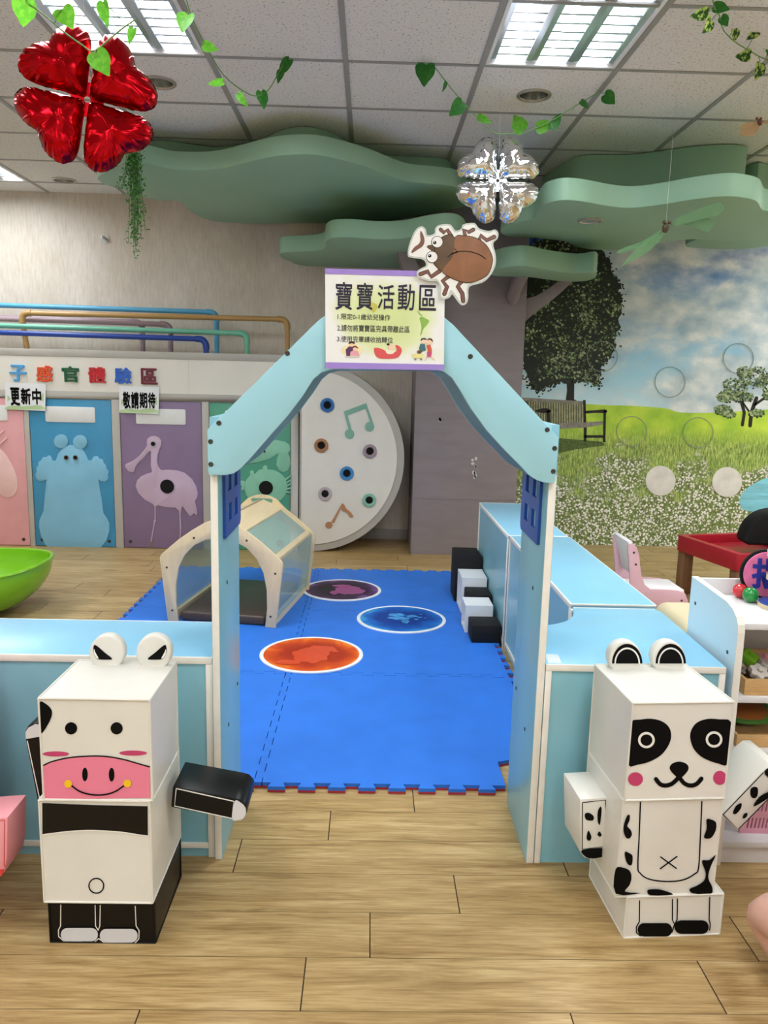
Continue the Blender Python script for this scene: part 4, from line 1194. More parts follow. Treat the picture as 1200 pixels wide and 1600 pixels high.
for a, b in ((.02, .29), (PW - .02, .29), (.045, .06), (PW - .045, .06), (.17, .455), (PW - .17, .455)):
    MB(pm).lathe([(.006, 0), (.006, -.0015), (0, -.002)], (a, 0, b), SCREW, 10, 'Y').build('screw', fa_)
def acrylic():
    m, N, L, b = node_mat('clear_acrylic')
    b.inputs['Base Color'].default_value = lin('cfe0dc'); b.inputs['Roughness'].default_value = .12
    tr = N.new('ShaderNodeBsdfTransparent'); tr.inputs[0].default_value = lin('e8f2ef')
    lw = N.new('ShaderNodeLayerWeight'); lw.inputs[0].default_value = .25
    mx = N.new('ShaderNodeMixShader'); L.new(math_n(N, L, 'MULTIPLY_ADD', lw.outputs['Facing'], .35, .18), mx.inputs[0])
    L.new(tr.outputs[0], mx.inputs[1]); L.new(b.outputs[0], mx.inputs[2]); L.new(mx.outputs[0], N['Material Output'].inputs[0])
    return m
ACR = acrylic()
# sloping roof frames, side windows, rails
def quadbar(p, name, m, th=(0, 0, .014)):
    MB(pm).plate(p, th, m).build(name, PH)
for s in (0, 1):
    f = (lambda a: a) if s == 0 else (lambda a: PW - a)
    # top board by the ridge
    quadbar([(f(.18), .0185, .490), (f(.30), .0185, .538), (f(.30), PD - .0185, .538), (f(.18), PD - .0185, .490)], 'roof_board', BIRCH)
    # rail along the shoulder and the pane between
    quadbar([(f(.006), .0185, .352), (f(.026), .0185, .370), (f(.026), PD - .0185, .370), (f(.006), PD - .0185, .352)], 'shoulder_rail', BIRCH)
    quadbar([(f(.026), .0185, .372), (f(.18), .0185, .492), (f(.18), PD - .0185, .492), (f(.026), PD - .0185, .372)], 'roof_window', ACR, (0, 0, .005))
    quadbar([(f(.026), PD - .05, .374), (f(.18), PD - .05, .494), (f(.18), PD - .0185, .494), (f(.026), PD - .0185, .374)], 'window_rail', BIRCH, (0, 0, .012))
    quadbar([(f(.0), .0185, .35), (f(.024), .0185, .04), (f(.024), PD - .0185, .04), (f(.0), PD - .0185, .35)], 'side_window', ACR, ((.005 if s == 0 else -.005), 0, 0))
    quadbar([(f(.03), .0185, .0), (f(.05), .0185, .0), (f(.05), PD - .0185, .0), (f(.03), PD - .0185, .0)], 'floor_rail', BIRCH, (0, 0, .045))
mt = MB(pm).box(.082, PW - .082, .022, PD - .025, .0, .052, M('brown_vinyl', '4a3d36', .38, var=.06, bump=.06, bscale=60)).build('padded_mat', bevel=.012, seg=3)
tag(mt, 'dark brown padded vinyl mat lying inside the wooden play arch', 'mat')

# ---------------------------------------------------------------- green rocking bowl
GB = MB()
gc = V((-2.135, 4.13, 0)); n, rows = 64, 16
GRN = M('lime_green_plastic', '78b81f', .25, var=.02, coat=.3)
def bowl(inner):
    vs = []
    for i in range(rows + 1):
        s = i / rows
        for k in range(n):
            a = 2 * PI * k / n
            R = .392 / (abs(math.cos(a)) ** 2.3 + abs(math.sin(a)) ** 2.3) ** (1 / 2.3)
            zr = .272 + .012 * math.cos(2 * a)
            rr = R * math.sin(s * PI / 2) ** .8
            z = zr * (1 - math.cos(s * PI / 2)) ** .95
            if inner: rr *= .965; z = z * .965 + .012
            vs.append((gc.x + rr * math.cos(a), gc.y + rr * math.sin(a), z + .001))
    fs = [(i * n + k, i * n + (k + 1) % n, (i + 1) * n + (k + 1) % n, (i + 1) * n + k) for i in range(rows) for k in range(n)]
    return vs, fs
ro = thing('rocking_bowl', 'lime green plastic rocking bowl on the floor at the left edge', 'rocking toy', gc)
vs, fs = bowl(False); vs2, fs2 = bowl(True)
b = len(vs)
rimf = [(rows * n + k, rows * n + (k + 1) % n, b + rows * n + (k + 1) % n, b + rows * n + k) for k in range(n)]
GB.add(vs + vs2, fs + [tuple(b + q for q in f) for f in fs2] + rimf, GRN)
GB.build('bowl_shell', ro, smooth=True)
lip = [V(p) for p in vs[rows * n:]]
MB().tube([p + V((0, 0, .002)) for p in lip] + [lip[0] + V((0, 0, .002))], .0095, GRN, 8, caps=False).build('rim_lip', ro, smooth=True)
# ---------------------------------------------------------------- box dolls
PINKV = M('pink_vinyl', 'e8809b', .4, var=.03)
MAG = M('magenta_print', 'c23f6e', .4)
YEL = M('yellow_print', 'f2c41c', .4)
WPR = M('white_line_print', 'efece6', .4)
def soft_box(x0, x1, y0, y1, z0, z1, mat, name, par, xf=None, puff=.006, piping=None):
    """stitched foam box: slightly puffed faces, rounded edges, raised seams"""
    bm_v = []
    mb = MB(xf)
    n = 6
    def face(o, a, b, nr):
        vs, fs = [], []
        for i in range(n + 1):
            for j in range(n + 1):
                s, t = i / n, j / n
                k = (16 * s * (1 - s) * t * (1 - t))
                vs.append(V(o) + V(a) * s + V(b) * t + V(nr) * (puff * k ** .6))
        for i in range(n):
            for j in range(n):
                q = i * (n + 1) + j
                fs.append((q, q + 1, q + n + 2, q + n + 1))
        mb.add(vs, fs, mat)
    dx, dy, dz = x1 - x0, y1 - y0, z1 - z0
    # the printed front stays flat
    mb.add([(x0, y0, z0), (x1, y0, z0), (x1, y0, z1), (x0, y0, z1)], [(0, 1, 2, 3)], mat)
    face((x0, y1, z0), (dx, 0, 0), (0, 0, dz), (0, 1, 0))
    face((x0, y0, z0), (0, dy, 0), (0, 0, dz), (-1, 0, 0)); face((x1, y0, z0), (0, dy, 0), (0, 0, dz), (1, 0, 0))
    face((x0, y0, z1), (dx, 0, 0), (0, dy, 0), (0, 0, 1)); face((x0, y0, z0), (dx, 0, 0), (0, dy, 0), (0, 0, -.0))
    pm_ = piping or mat
    r = .0028
    cs = [V((x, y, z)) for x in (x0, x1) for y in (y0, y1) for z in (z0, z1)]
    for a, b in ((0, 1), (0, 2), (0, 4), (1, 3), (1, 5), (2, 3), (2, 6), (4, 5), (4, 6), (3, 7), (5, 7), (6, 7)):
        mb.tube([cs[a], cs[a].lerp(cs[b], .5), cs[b]], r, pm_, 6)
    return mb.build(name, par, smooth=True)
def limb(pl, px, depth, mat, name, par, arts):
    """arm cut as a block: outline measured on its front plane, pushed back by depth"""
    pts = [pl.at(q) for q in px]
    mb = MB().plate(pts, -pl.n * depth, mat)
    cen = sum(pts, V((0, 0, 0))) / len(pts)
    o = mb.build(name, par, bevel=.004)
    g = MB()
    for l, (p, m) in enumerate(arts): pl.art(g, p, .0006 + l * .0005, m, .0004)
    if arts: g.build('printed_outline', o)
    return o
def printed(pl, items, name, par, lift=.0008):
    g = MB()
    for l, (p, m) in enumerate(items): pl.art(g, p, lift + l * .0004, m, .0003)
    return g.build(name, par)
def ring(cx, cy, r, w, n=36): return [ell(cx, cy, r, r, n), ell(cx, cy, r - w, r - w, n)]
Q = lambda pts: zf(pts, 0, 1100, 3)
Q2 = lambda pts: zf(pts, 0, 740, 3)
# --- cow
COW = thing('cow_doll', 'block-shaped white and black cow doll with pink snout, standing left of the gate', 'doll', (-.59, 1.72, 0))
soft_box(-.713, -.473, 1.618, 1.862, .001, .122, VINYLB, 'feet', COW)
soft_box(-.711, -.469, 1.592, 1.85, .123, .371, VINYL, 'body', COW)
soft_box(-.700, -.463, 1.592, 1.822, .3735, .608, VINYL, 'head', COW)
hd_ = [o for o in COW.children if o.name.startswith('head')][0]
bd_ = [o for o in COW.children if o.name.startswith('body')][0]
ft_ = [o for o in COW.children if o.name.startswith('feet')][0]
cp = YP(1.592); cf = YP(1.618)
printed(cp, [(ell(111, 1138, 9.5), BLACK)], 'eye', hd_); printed(cp, [(ell(182.3, 1138, 9.5), BLACK)], 'eye', hd_)
printed(cp, [(Q([(202, 290), (240, 272), (320, 253), (420, 246), (500, 248), (580, 262), (650, 282), (703, 296), (705, 440), (208, 447)]), PINKV),
             (Q(stroke(sm2([(202, 289), (240, 271), (320, 252), (420, 244), (500, 246), (580, 260), (650, 280), (703, 295)], False, 4), 6, False)), BLACK),
             (Q(ell(398, 330, 13, 32)), BLACK), (Q(ell(523, 331, 13, 32)), BLACK), (Q(stroke(sm2([(335, 382), (375, 410), (430, 425), (490, 425), (540, 410), (582, 382)], False, 5), 7)), BLACK), (Q(ell(319, 374, 18)), YEL), (Q(ell(597, 372, 18)), YEL)], 'snout', hd_)
printed(cp, [(Q(ell(262, 234, 62, 12)), MAG)], 'cheek', hd_); printed(cp, [(Q(ell(624, 230, 65, 12)), MAG)], 'cheek', hd_)
printed(cp, [(sm2([(62.3, 1097), (72, 1100), (80, 1108), (81, 1117), (76, 1130), (64, 1146), (62.5, 1120)], True, 4), BLACK)], 'black_patch', hd_)
printed(cp, [(Q([(198, 464), (300, 468), (450, 474), (692, 479), (693, 619), (640, 612), (560, 600), (440, 593), (340, 596), (250, 606), (199, 613)]), VINYLB), (Q(stroke(sm2([(199, 613), (250, 606), (340, 596), (440, 593), (560, 600), (640, 612), (693, 619)], False, 3), 5, False)), WPR)], 'chest_band', bd_)
printed(cp, [(ring(150.5, 1384, 12.5, 2), BLACK)], 'navel', bd_)
def shoes(pl, fr, col, shoe):
    return printed(pl, [(fr(stroke(p, 4)), col) for p in shoe[0]] + [(fr(q), col) for q in shoe[1]] + [(fr(q), m) for q, m in shoe[2]], 'printed_foot', None)
ln = [[(285, 942), (284, 1040), (274, 1060), (275, 1090), (300, 1112), (440, 1117), (462, 1100)], [(446, 944), (448, 1040), (460, 1060)], [(470, 944), (468, 1040), (460, 1060)], [(634, 948), (638, 1040), (652, 1062), (651, 1100), (632, 1122), (490, 1120), (464, 1100)]]
printed(cf, [(Q(stroke(p, 4.5)), WPR) for p in ln] + [(Q(rrect(285, 1050, 459, 1112, 30)), M('shoe_white', 'd9d9de', .35)), (Q(rrect(468, 1054, 645, 1118, 30)), MATS['shoe_white'])], 'printed_foot', ft_)
for cx in (499 / 3, 719 / 3):
    pl = YP(1.785)
    cy = 740 + 842 / 3
    pts = [(cx + 27.5 * math.cos(t), cy + 28 * math.sin(t)) for t in (2 * PI * k / 40 for k in range(40))]
    e = MB().plate([pl.at(q) for q in pts], (0, .03, 0), VINYL).build('ear', COW, bevel=.006, seg=3)
    sx = 1 if cx < 200 else -1
    f = lambda p: [(cx + sx * (x - 499) / 3, 740 + y / 3) for x, y in p]
    printed(pl, [(f(sm2([(440, 806), (455, 808), (490, 838), (526, 868), (500, 872), (455, 868), (438, 838)], True, 3)), BLACK), (f(sm2([(441, 822), (447, 838), (462, 866), (450, 862), (440, 842)], True, 3)), WPR)], 'inner_ear', e)
ap = YP(1.70)
limb(ap, Q([(809, 388), (1100, 442), (1130, 450), (1155, 475), (1158, 505), (1148, 530), (1120, 548), (1080, 540), (800, 485)]), .125, VINYLB, 'arm', COW,
     [(Q(stroke([(826, 396), (1096, 456), (1086, 536), (818, 478), (826, 396)], 4.5, False)), WPR), (Q(sm2([(1100, 455), (1128, 462), (1150, 485), (1152, 515), (1138, 538), (1112, 545), (1088, 538)], True, 3)), M('shoe_white', 'd9d9de'))])
limb(ap, Q([(175, 458), (118, 165), (116, 130), (130, 105), (165, 88), (210, 92), (240, 110), (290, 430)]), .125, VINYLB, 'arm', COW,
     [(Q(stroke([(128, 172), (185, 440), (260, 430)], 4.5, False)), WPR), (Q([(121, 164), (120, 130), (134, 110), (165, 94), (205, 98), (232, 118), (236, 150), (190, 152)]), MATS['shoe_white'])])
# --- dog (turned about 4 degrees)
def rotz(c, deg):
    return Matrix.Translation(V(c)) @ Matrix.Rotation(math.radians(deg), 4, 'Z') @ Matrix.Translation(-V(c))
DOG = thing('dog_doll', 'block-shaped white dog doll with black spots and eye patches, standing right of the gate', 'doll', (.73, 1.77, 0))
rx = rotz((.631, 1.65, 0), 4)
soft_box(.631, .869, 1.65, 1.885, .001, .108, VINYL, 'feet', DOG, rx)
soft_box(.604, .843, 1.652, 1.885, .109, .3545, VINYL, 'body', DOG, rx)
soft_box(.606, .845, 1.65, 1.89, .3565, .594, VINYL, 'head', DOG, rx)
hd_, bd_, ft_ = [next(o for o in DOG.children if o.name.startswith(k)) for k in ('head', 'body', 'feet')]
n4 = V((math.sin(math.radians(4)), -math.cos(math.radians(4)), 0))
dpH = Pl(rx @ V((.606, 1.65, 0)), n4); dpB = Pl(rx @ V((.604, 1.652, 0)), n4); dpF = Pl(rx @ V((.631, 1.65, 0)), n4)
D = lambda pts: zf(pts, 800, 1100, 3)
for s in (0, 1):
    pt = sm2([(559, 86), (600, 73), (655, 69), (705, 82), (738, 112), (746, 155), (730, 200), (695, 242), (640, 272), (590, 284), (546, 287), (552, 190)], True, 3) if s == 0 else sm2([(1026, 84), (975, 72), (915, 70), (866, 88), (840, 124), (836, 162), (850, 207), (882, 243), (925, 266), (965, 278), (1008, 283), (1018, 190)], True, 3)
    c = (630, 169) if s == 0 else (947, 166)
    w = [D(l) for l in (ell(c[0], c[1], 39, 38, 40), ell(c[0], c[1], 28, 27, 40))]
    printed(dpH, [(D(pt), BLACK), (w, WPR)], 'eye_patch', hd_)
printed(dpH, [(D(sm2([(739, 302), (750, 280), (783, 270), (816, 279), (828, 300), (815, 325), (785, 348), (755, 326)], True, 3)), BLACK)], 'nose', hd_)
printed(dpH, [(D(stroke(sm2([(675, 352), (695, 376), (722, 382), (752, 372), (783, 342)], False, 4), 20)), BLACK), (D(stroke(sm2([(783, 342), (808, 372), (838, 382), (866, 374), (888, 350)], False, 4), 20)), BLACK)], 'mouth', hd_)
printed(dpH, [(D(ell(579, 352, 35, 32)), MAG)], 'cheek', hd_); printed(dpH, [(D(ell(974, 346, 31, 33)), MAG)], 'cheek', hd_)
bl = [(602, 458), (597, 600), (590, 760), (600, 792), (640, 820), (720, 832), (800, 825), (855, 797), (875, 765), (884, 600), (890, 458)]
sp = [[(552, 522), (540, 524), (526, 560), (523, 595), (534, 626), (550, 630), (562, 612), (556, 590), (540, 572), (550, 548)], [(529, 694), (548, 698), (565, 712), (562, 752), (546, 754), (533, 730)], [(912, 541), (935, 542), (956, 555), (955, 592), (932, 628), (900, 626), (913, 585)],
      [(955, 708), (925, 732), (890, 735), (908, 790), (900, 828), (866, 852), (832, 868), (850, 888), (930, 891), (939, 860), (920, 815), (930, 765)], [(635, 874), (660, 868), (700, 871), (755, 893), (650, 897)], [(485, 775), (520, 767), (552, 782), (560, 815), (550, 850), (530, 880), (605, 886), (486, 889)]]
printed(dpB, [(D(stroke(sm2(bl, False, 4), 6)), BLACK), (D(stroke([(697, 717), (770, 770)], 6)), BLACK), (D(stroke([(773, 715), (695, 772)], 6)), BLACK)] + [(D(sm2(q, True, 3)), BLACK) for q in sp], 'printed_spots', bd_)
ln = [[(598, 922), (597, 1020), (583, 1045), (583, 1072), (605, 1090)], [(752, 916), (752, 1012), (762, 1032), (750, 1070)], [(776, 914), (774, 1010), (764, 1032)], [(927, 906), (924, 1008), (930, 1034), (926, 1060)]]
printed(dpF, [(D(stroke(p, 5)), BLACK) for p in ln] + [(D(rrect(589, 1027, 751, 1090, 30)), BLACK), (D(rrect(762, 1014, 922, 1077, 30)), BLACK)], 'printed_foot', ft_)
for cx in (533, 737):
    pl = Pl(rx @ V((0, 1.845, 0)) if False else V((.7, 1.86, 0)), n4)
    Z3 = lambda p: [(800 + (x + cx - 533) / 3, 740 + y / 3) for x, y in p]
    pts = [(533 + 78 * math.cos(t), 868 + 82 * math.sin(t)) for t in (2 * PI * k / 40 for k in range(40))]
    e = MB().plate([pl.at(q) for q in Z3(pts)], -n4 * .03, VINYL).build('ear', DOG, bevel=.006, seg=3)
    hd = lambda r, rv, y0: [(540 + r * math.cos(t), y0 - rv * math.sin(t)) for t in (PI * k / 24 for k in range(25))]
    printed(pl, [(Z3(hd(71, 92, 890)), BLACK), (Z3(hd(60, 75, 890)), WPR), (Z3(hd(53, 67, 890)), BLACK)], 'inner_ear', e)
ap = Pl((.55, 1.735, 0), n4)
limb(ap, D([(318, 446), (452, 438), (446, 690), (438, 712), (415, 726), (370, 730), (340, 722), (324, 700)]), .13, VINYL, 'arm', DOG,
     [(D(stroke([(330, 462), (438, 450), (440, 668), (330, 680), (330, 462)], 4, False)), BLACK), (D(sm2([(328, 684), (440, 675), (441, 695), (425, 715), (380, 724), (345, 716)], True, 3)), BLACK)] +
     [(D(sm2(q, True, 3)), BLACK) for q in ([(342, 515), (360, 510), (382, 525), (380, 545), (355, 545), (343, 535)], [(415, 480), (420, 500), (412, 565), (402, 550), (402, 505)], [(357, 593), (372, 620), (365, 640), (350, 632)], [(410, 597), (420, 615), (410, 622), (401, 612)])])
ap = Pl((.9, 1.735, 0), n4)
limb(ap, D([(983, 517), (1172, 318), (1215, 282), (1250, 280), (1280, 310), (1285, 350), (1255, 392), (1060, 600)]), .13, VINYL, 'arm', DOG,
     [(D(stroke([(990, 518), (1178, 322), (1250, 396), (1060, 588), (990, 518)], 4, False)), BLACK), (D(sm2([(1182, 318), (1220, 290), (1250, 290), (1274, 315), (1276, 350), (1252, 386), (1215, 355)], True, 3)), BLACK)] +
     [(D(sm2(q, True, 3)), BLACK) for q in ([(1118, 400), (1135, 388), (1152, 395), (1150, 430), (1135, 442), (1120, 432)], [(1075, 465), (1072, 490), (1050, 515), (1036, 510), (1050, 478)], [(1104, 512), (1098, 530), (1082, 536), (1088, 515)], [(1132, 480), (1160, 435), (1210, 410), (1220, 425), (1180, 455)])])
# --- pink doll, almost wholly outside the left edge
PKV = M('light_pink_vinyl', 'e89aa2', .4, var=.03)
PIG = thing('pink_doll', 'pink block-shaped doll at the left edge, only its arm in view', 'doll', (-1.06, 1.75, 0))
soft_box(-1.18, -.945, 1.63, 1.87, .001, .12, PKV, 'feet', PIG)
soft_box(-1.18, -.940, 1.62, 1.86, .121, .37, PKV, 'body', PIG)
soft_box(-1.18, -.945, 1.62, 1.86, .372, .608, PKV, 'head', PIG)
ap = YP(1.62)
RED_H = M('red_print', 'd23a38', .4)
limb(ap, [(-84, 1284), (12, 1277), (11, 1342), (6, 1364), (-6, 1378), (-40, 1380), (-76, 1366)], .10, PKV, 'arm', PIG,
     [(stroke([(-76, 1288), (7, 1281), (6.5, 1354)], 1.4, False), RED_H), ([(-72, 1364), (7, 1358), (6, 1364), (-6, 1374), (-40, 1375)], RED_H)])

# ---------------------------------------------------------------- toy shelf on the right
SHX0, SHX1, SHY0, SHY1 = .975, 1.95, 1.94, 2.25
SH = thing('toy_shelf', 'white open toy shelf with pale blue side panel at the right edge', 'shelf', (1.4, 2.1, 0))
PALE = M('very_pale_blue_laminate', 'd0e3ec', .3, var=.02)
prof = [(SHY1, 0), (SHY0, 0), (SHY0, .668), (SHY0 + .004, .688), (SHY0 + .016, .706), (SHY0 + .04, .721), (SHY0 + .075, .730), (SHY1, .741)]
for x in (SHX0, SHX1 - .018):
    p = MB().plate([(x, y, z) for y, z in prof], (.018, 0, 0), PALE).build('side_panel', SH)
    e = MB()
    for (y0, z0), (y1, z1) in zip(prof[1:], prof[2:]):
        t = V((0, y1 - y0, z1 - z0)).normalized(); nn = V((0, -t.z, t.y)) * .0016
        a, b = V((x - .0004, y0, z0)), V((x - .0004, y1, z1))
        e.plate([a, b, b + nn, a + nn], (.0188, 0, 0), EDGE)
    e.build('edge_band', p)
    if x == SHX0:
        for y, z in ((2.21, .67), (1.985, .60), (2.21, .48)): MB().lathe([(.0055, 0), (.0055, -.001), (0, -.0015)], (x, y, z), SCREW, 12, 'X').build('screw', p)
xa, xb = SHX0 + .0185, SHX1 - .0185
MB().box(xa, xb, SHY1 - .012, SHY1, .06, .739, WHITE_BD).build('back_panel', SH, bevel=.001)
for z0, z1 in ((.676, .693), (.473, .491), (.318, .336), (.05, .068)):
    MB().box(xa, xb, SHY0 + .004, SHY1 - .0125, z0, z1, WHITE_BD).build('shelf_board', SH, bevel=.0015)
MB().box(xa, xb, SHY0 + .012, SHY0 + .03, .001, .0495, WHITE_BD).build('plinth', SH)
def ball(px, y, z, r, nm, c, label):
    p = onY(px[0], px[1], y)
    mb = MB().lathe([(r * math.sin(PI * k / 16), -r * math.cos(PI * k / 16)) for k in range(17)], (p.x, y, z + r), M(nm, c, .2, coat=.5, var=.03), 28)
    return tag(mb.build('toy_ball', smooth=True), label, 'ball')
ball((1155, 937), 2.195, .6935, .0215, 'red_ball_paint', 'cf3038', 'small glossy red ball on top of the toy shelf')
ball((1171, 945), 2.150, .6935, .0225, 'green_ball_paint', '1a8a3c', 'small glossy green ball on top of the toy shelf, in front of the red one')
# round press toy with the character
dr = thing('round_plush_toy', 'round pink and black plush disc with a blue character leaning on the shelf back', 'toy', (1.17, 2.2, .694))
dc = V((1.166, 2.184, .768)); dn_ = V((-.2, -1, .12)).normalized(); dx_ = V((0, 0, 1)).cross(dn_).normalized() * -1; dx_ = dn_.cross(V((0, 0, 1))).normalized() * -1
if dx_.x < 0: dx_ = -dx_
dz_ = dn_.cross(dx_); dz_ = dz_ if dz_.z > 0 else -dz_
def disc(r, o0, o1, m, nm, rr=1.):
    mb = MB(); n = 48
    a = [dc + dx_ * (r * math.cos(2 * PI * k / n)) + dz_ * (r * math.sin(2 * PI * k / n)) + dn_ * o0 for k in range(n)]
    return mb.plate(a, dn_ * (o1 - o0), m).build(nm, dr, bevel=.003, seg=3)
disc(.0735, -.014, -.001, M('black_plush', '0d0d10', .9, var=.2, scale=60), 'black_backing')
disc(.066, -.0005, .006, M('pink_felt', 'd86f9d', .85, var=.05, scale=60), 'pink_face')
fp = Pl(dc + dn_ * .006, dn_)
vs, fs = text_geo('指', .03, .001)
x0, x1 = min(v.x for v in vs), max(v.x for v in vs); y0, y1 = min(v.y for v in vs), max(v.y for v in vs)
mb = MB(); S_ = .088
mb.add([dc + dx_ * ((v.x - x0) / (x1 - x0) - .5) * S_ + dz_ * ((v.y - y0) / (y1 - y0) - .47) * S_ + dn_ * (.0072 + v.z) for v in vs], fs, M('blue_felt', '27329b', .8))
mb.build('character', dr)
# stacking toy
st = thing('stacking_toy', 'wooden post toy with coloured discs at the right end of the shelf top', 'toy', (1.178, 2.10, .694))
sc_ = (1.178, 2.10)
def wdisc(r, z, h, c, nm):
    MB().lathe([(0, 0), (r, 0), (r, h * .8), (0, h * .8)], (*sc_, z), BIRCH, 40).build(nm, st, smooth=False)
    MB().lathe([(r * .97, h * .801), (r * .95, h), (0, h)], (*sc_, z), M('disc_' + c, c, .35), 40, cap=False).build(nm.replace('disc', 'paint'), st)
wdisc(.068, .694, .014, '2a4a9a', 'base_disc'); wdisc(.052, .772, .018, '3f8f4a', 'middle_disc'); wdisc(.056, .838, .02, 'd05a60', 'top_disc')
MB().tube([(*sc_, .7085), (*sc_, .837)], .016, BIRCH, 20).build('post', st, smooth=True)
# wooden trays
def tray(x0, x1, y0, y1, z, h, label):
    t = thing('wooden_tray', label, 'tray', ((x0 + x1) / 2, (y0 + y1) / 2, z))
    w = .008
    PINE = M('pine_wood', 'c9a06a', .45, var=.1, scale=10, stretch=(2, 2, 14))
    MB().box(x0, x1, y0, y0 + w, z, z + h, PINE).build('front_wall', t, bevel=.001)
    MB().box(x0, x1, y1 - w, y1, z, z + h, PINE).build('back_wall', t, bevel=.001)
    MB().box(x0, x0 + w, y0 + w, y1 - w, z, z + h, PINE).build('side_wall', t, bevel=.001)
    MB().box(x1 - w, x1, y0 + w, y1 - w, z, z + h, PINE).build('side_wall', t, bevel=.001)
    MB().box(x0 + w, x1 - w, y0 + w, y1 - w, z, z + .006, PINE).build('base', t)
    return t
tray(1.015, 1.33, 1.952, 2.2, .4915, .045, 'open wooden tray of construction blocks on the second shelf')
tray(1.015, 1.33, 1.965, 2.2, .3365, .035, 'open wooden tray with leaf puzzles on the third shelf')
def gear(c, r, h, m, label, grp, tilt=(0, 0, 0), n=6):
    pts = []
    for k in range(n * 6):
        a = 2 * PI * k / (n * 6)
        pts.append((r * (1 + .16 * math.cos(a * n)) * math.cos(a), r * (1 + .16 * math.cos(a * n)) * math.sin(a), 0))
    xf = Matrix.Translation(V(c)) @ Matrix.Rotation(tilt[0], 4, 'X') @ Matrix.Rotation(tilt[1], 4, 'Y') @ Matrix.Rotation(tilt[2], 4, 'Z')
    mb = MB(xf).plate(pts, (0, 0, h), m)
    mb.lathe([(r * .3, h), (r * .3, h + .008), (0, h + .008)], (0, 0, 0), m, 14)
    return tag(mb.build('construction_block', bevel=.0015), label, 'toy block', grp)
GRYB, LIMB = M('grey_block_plastic', 'bdb5ad', .45), M('lime_block_plastic', '7cb82a', .4)
G_ = 'construction blocks in the wooden tray'
gear((1.042, 2.06, .528), .020, .016, GRYB, 'grey flower-shaped block in the far left corner of the wooden tray', G_, (.9, .5, 0))
gear((1.068, 1.995, .535), .024, .016, GRYB, 'grey flower-shaped block lying tilted at the front of the wooden tray', G_, (.55, .1, .4))
gear((1.078, 2.075, .545), .024, .022, LIMB, 'lime green block at the back of the wooden tray', G_, (.5, .2, 0), 4)
gear((1.118, 1.99, .522), .022, .022, LIMB, 'lime green block at the front right of the wooden tray', G_, (.3, 0, .3), 4)
gear((1.112, 2.045, .535), .020, .016, GRYB, 'grey flower-shaped block between the two lime blocks', G_, (.3, .4, .3))
gear((1.085, 2.05, .4985), .024, .022, M('brown_block_plastic', '4a2f22', .5), 'dark brown block under the others in the wooden tray', G_, (0, 0, 0))
gear((1.045, 2.0, .4985), .022, .018, M('brown_block_plastic', '4a2f22', .5), 'dark brown block at the left front of the wooden tray, under the grey ones', G_, (0, 0, .3))
gear((1.135, 2.09, .535), .022, .018, M('pink_block_plastic', 'd99aa4', .5), 'pink block at the back right of the wooden tray', G_, (.3, 0, 0))
lf = sm2([(0, -.075), (.05, -.07), (.085, -.03), (.10, .02), (.08, .065), (.03, .085), (-.04, .08), (-.085, .05), (-.1, 0), (-.08, -.05), (-.04, -.072)], True, 4)
for c, tl, lb in (((1.10, 2.11, .378), .18, 'round green and brown wooden puzzle board in the tray on the third shelf'),):
    xf = Matrix.Translation(V(c)) @ Matrix.Rotation(tl, 4, 'X')
    t = thing('puzzle_board', lb, 'puzzle', c)
    MB(xf).plate([(x * .8, y * .9, 0) for x, y in lf], (0, 0, .01), M('green_puzzle_paint', '4f8a3e', .5, var=.1)).build('leaf_board', t, bevel=.002)
    MB(xf).plate([(x * .62, y * .62 - .012, .0102) for x, y in lf], (0, 0, .003), M('brown_puzzle_paint', 'a4622f', .5, var=.15)).build('puzzle_piece', t, bevel=.001)
# pink basket
bk_ = thing('plastic_basket', 'pink slotted plastic basket on the bottom shelf', 'basket', (1.2, 2.1, .07))
PKB = M('pink_basket_plastic', 'dfa0b4', .4)
def slotted(p0, ux, w0, w1, z0, z1, yb, yt):
    """front wall with two rows of slots, between bottom width w0 and top width w1"""
    out = [(0, z0), (w0, z0), (w1, z1), (w0 - w1, z1)]
    holes = []
    n = int(w0 / .0105) - 1
    for zz in ((z0 + .018, z0 + .052), (z0 + .074, z0 + .112)):
        for k in range(n):
            a = .016 + k * .0105
            if a < w0 - .016: holes.append([(a, zz[0]), (a + .0042, zz[0]), (a + .0042, zz[1]), (a, zz[1])])
    return [out] + holes
x0, x1, y0, y1, z0, z1 = 1.062, 1.36, 1.985, 2.2, .0685, .205
lps = slotted(None, None, x1 - x0, x1 - x0 + .012, z0, z1, 0, 0)
MB().plate([[(x0 + a, y0 - (z - z0) * .15, z) for a, z in l] for l in lps], (0, .004, 0), PKB).build('front_wall', bk_)
MB().plate([(x0, y0 + .004, z0), (x0 - .012, y0 - .018, z1), (x0 - .012, y1 + .018, z1), (x0, y1, z0)], (.004, 0, 0), PKB).build('side_wall', bk_)
MB().plate([(x1, y0 + .004, z0), (x1 + .012, y0 - .018, z1), (x1 + .012, y1 + .018, z1), (x1, y1, z0)], (-.004, 0, 0), PKB).build('side_wall', bk_)
MB().plate([(x0, y1, z0), (x0 - .012, y1 + .018, z1), (x1 + .012, y1 + .018, z1), (x1, y1, z0)], (0, -.004, 0), PKB).build('back_wall', bk_)
MB().box(x0 + .004, x1 - .004, y0 + .005, y1 - .005, z0, z0 + .004, PKB).build('base', bk_)

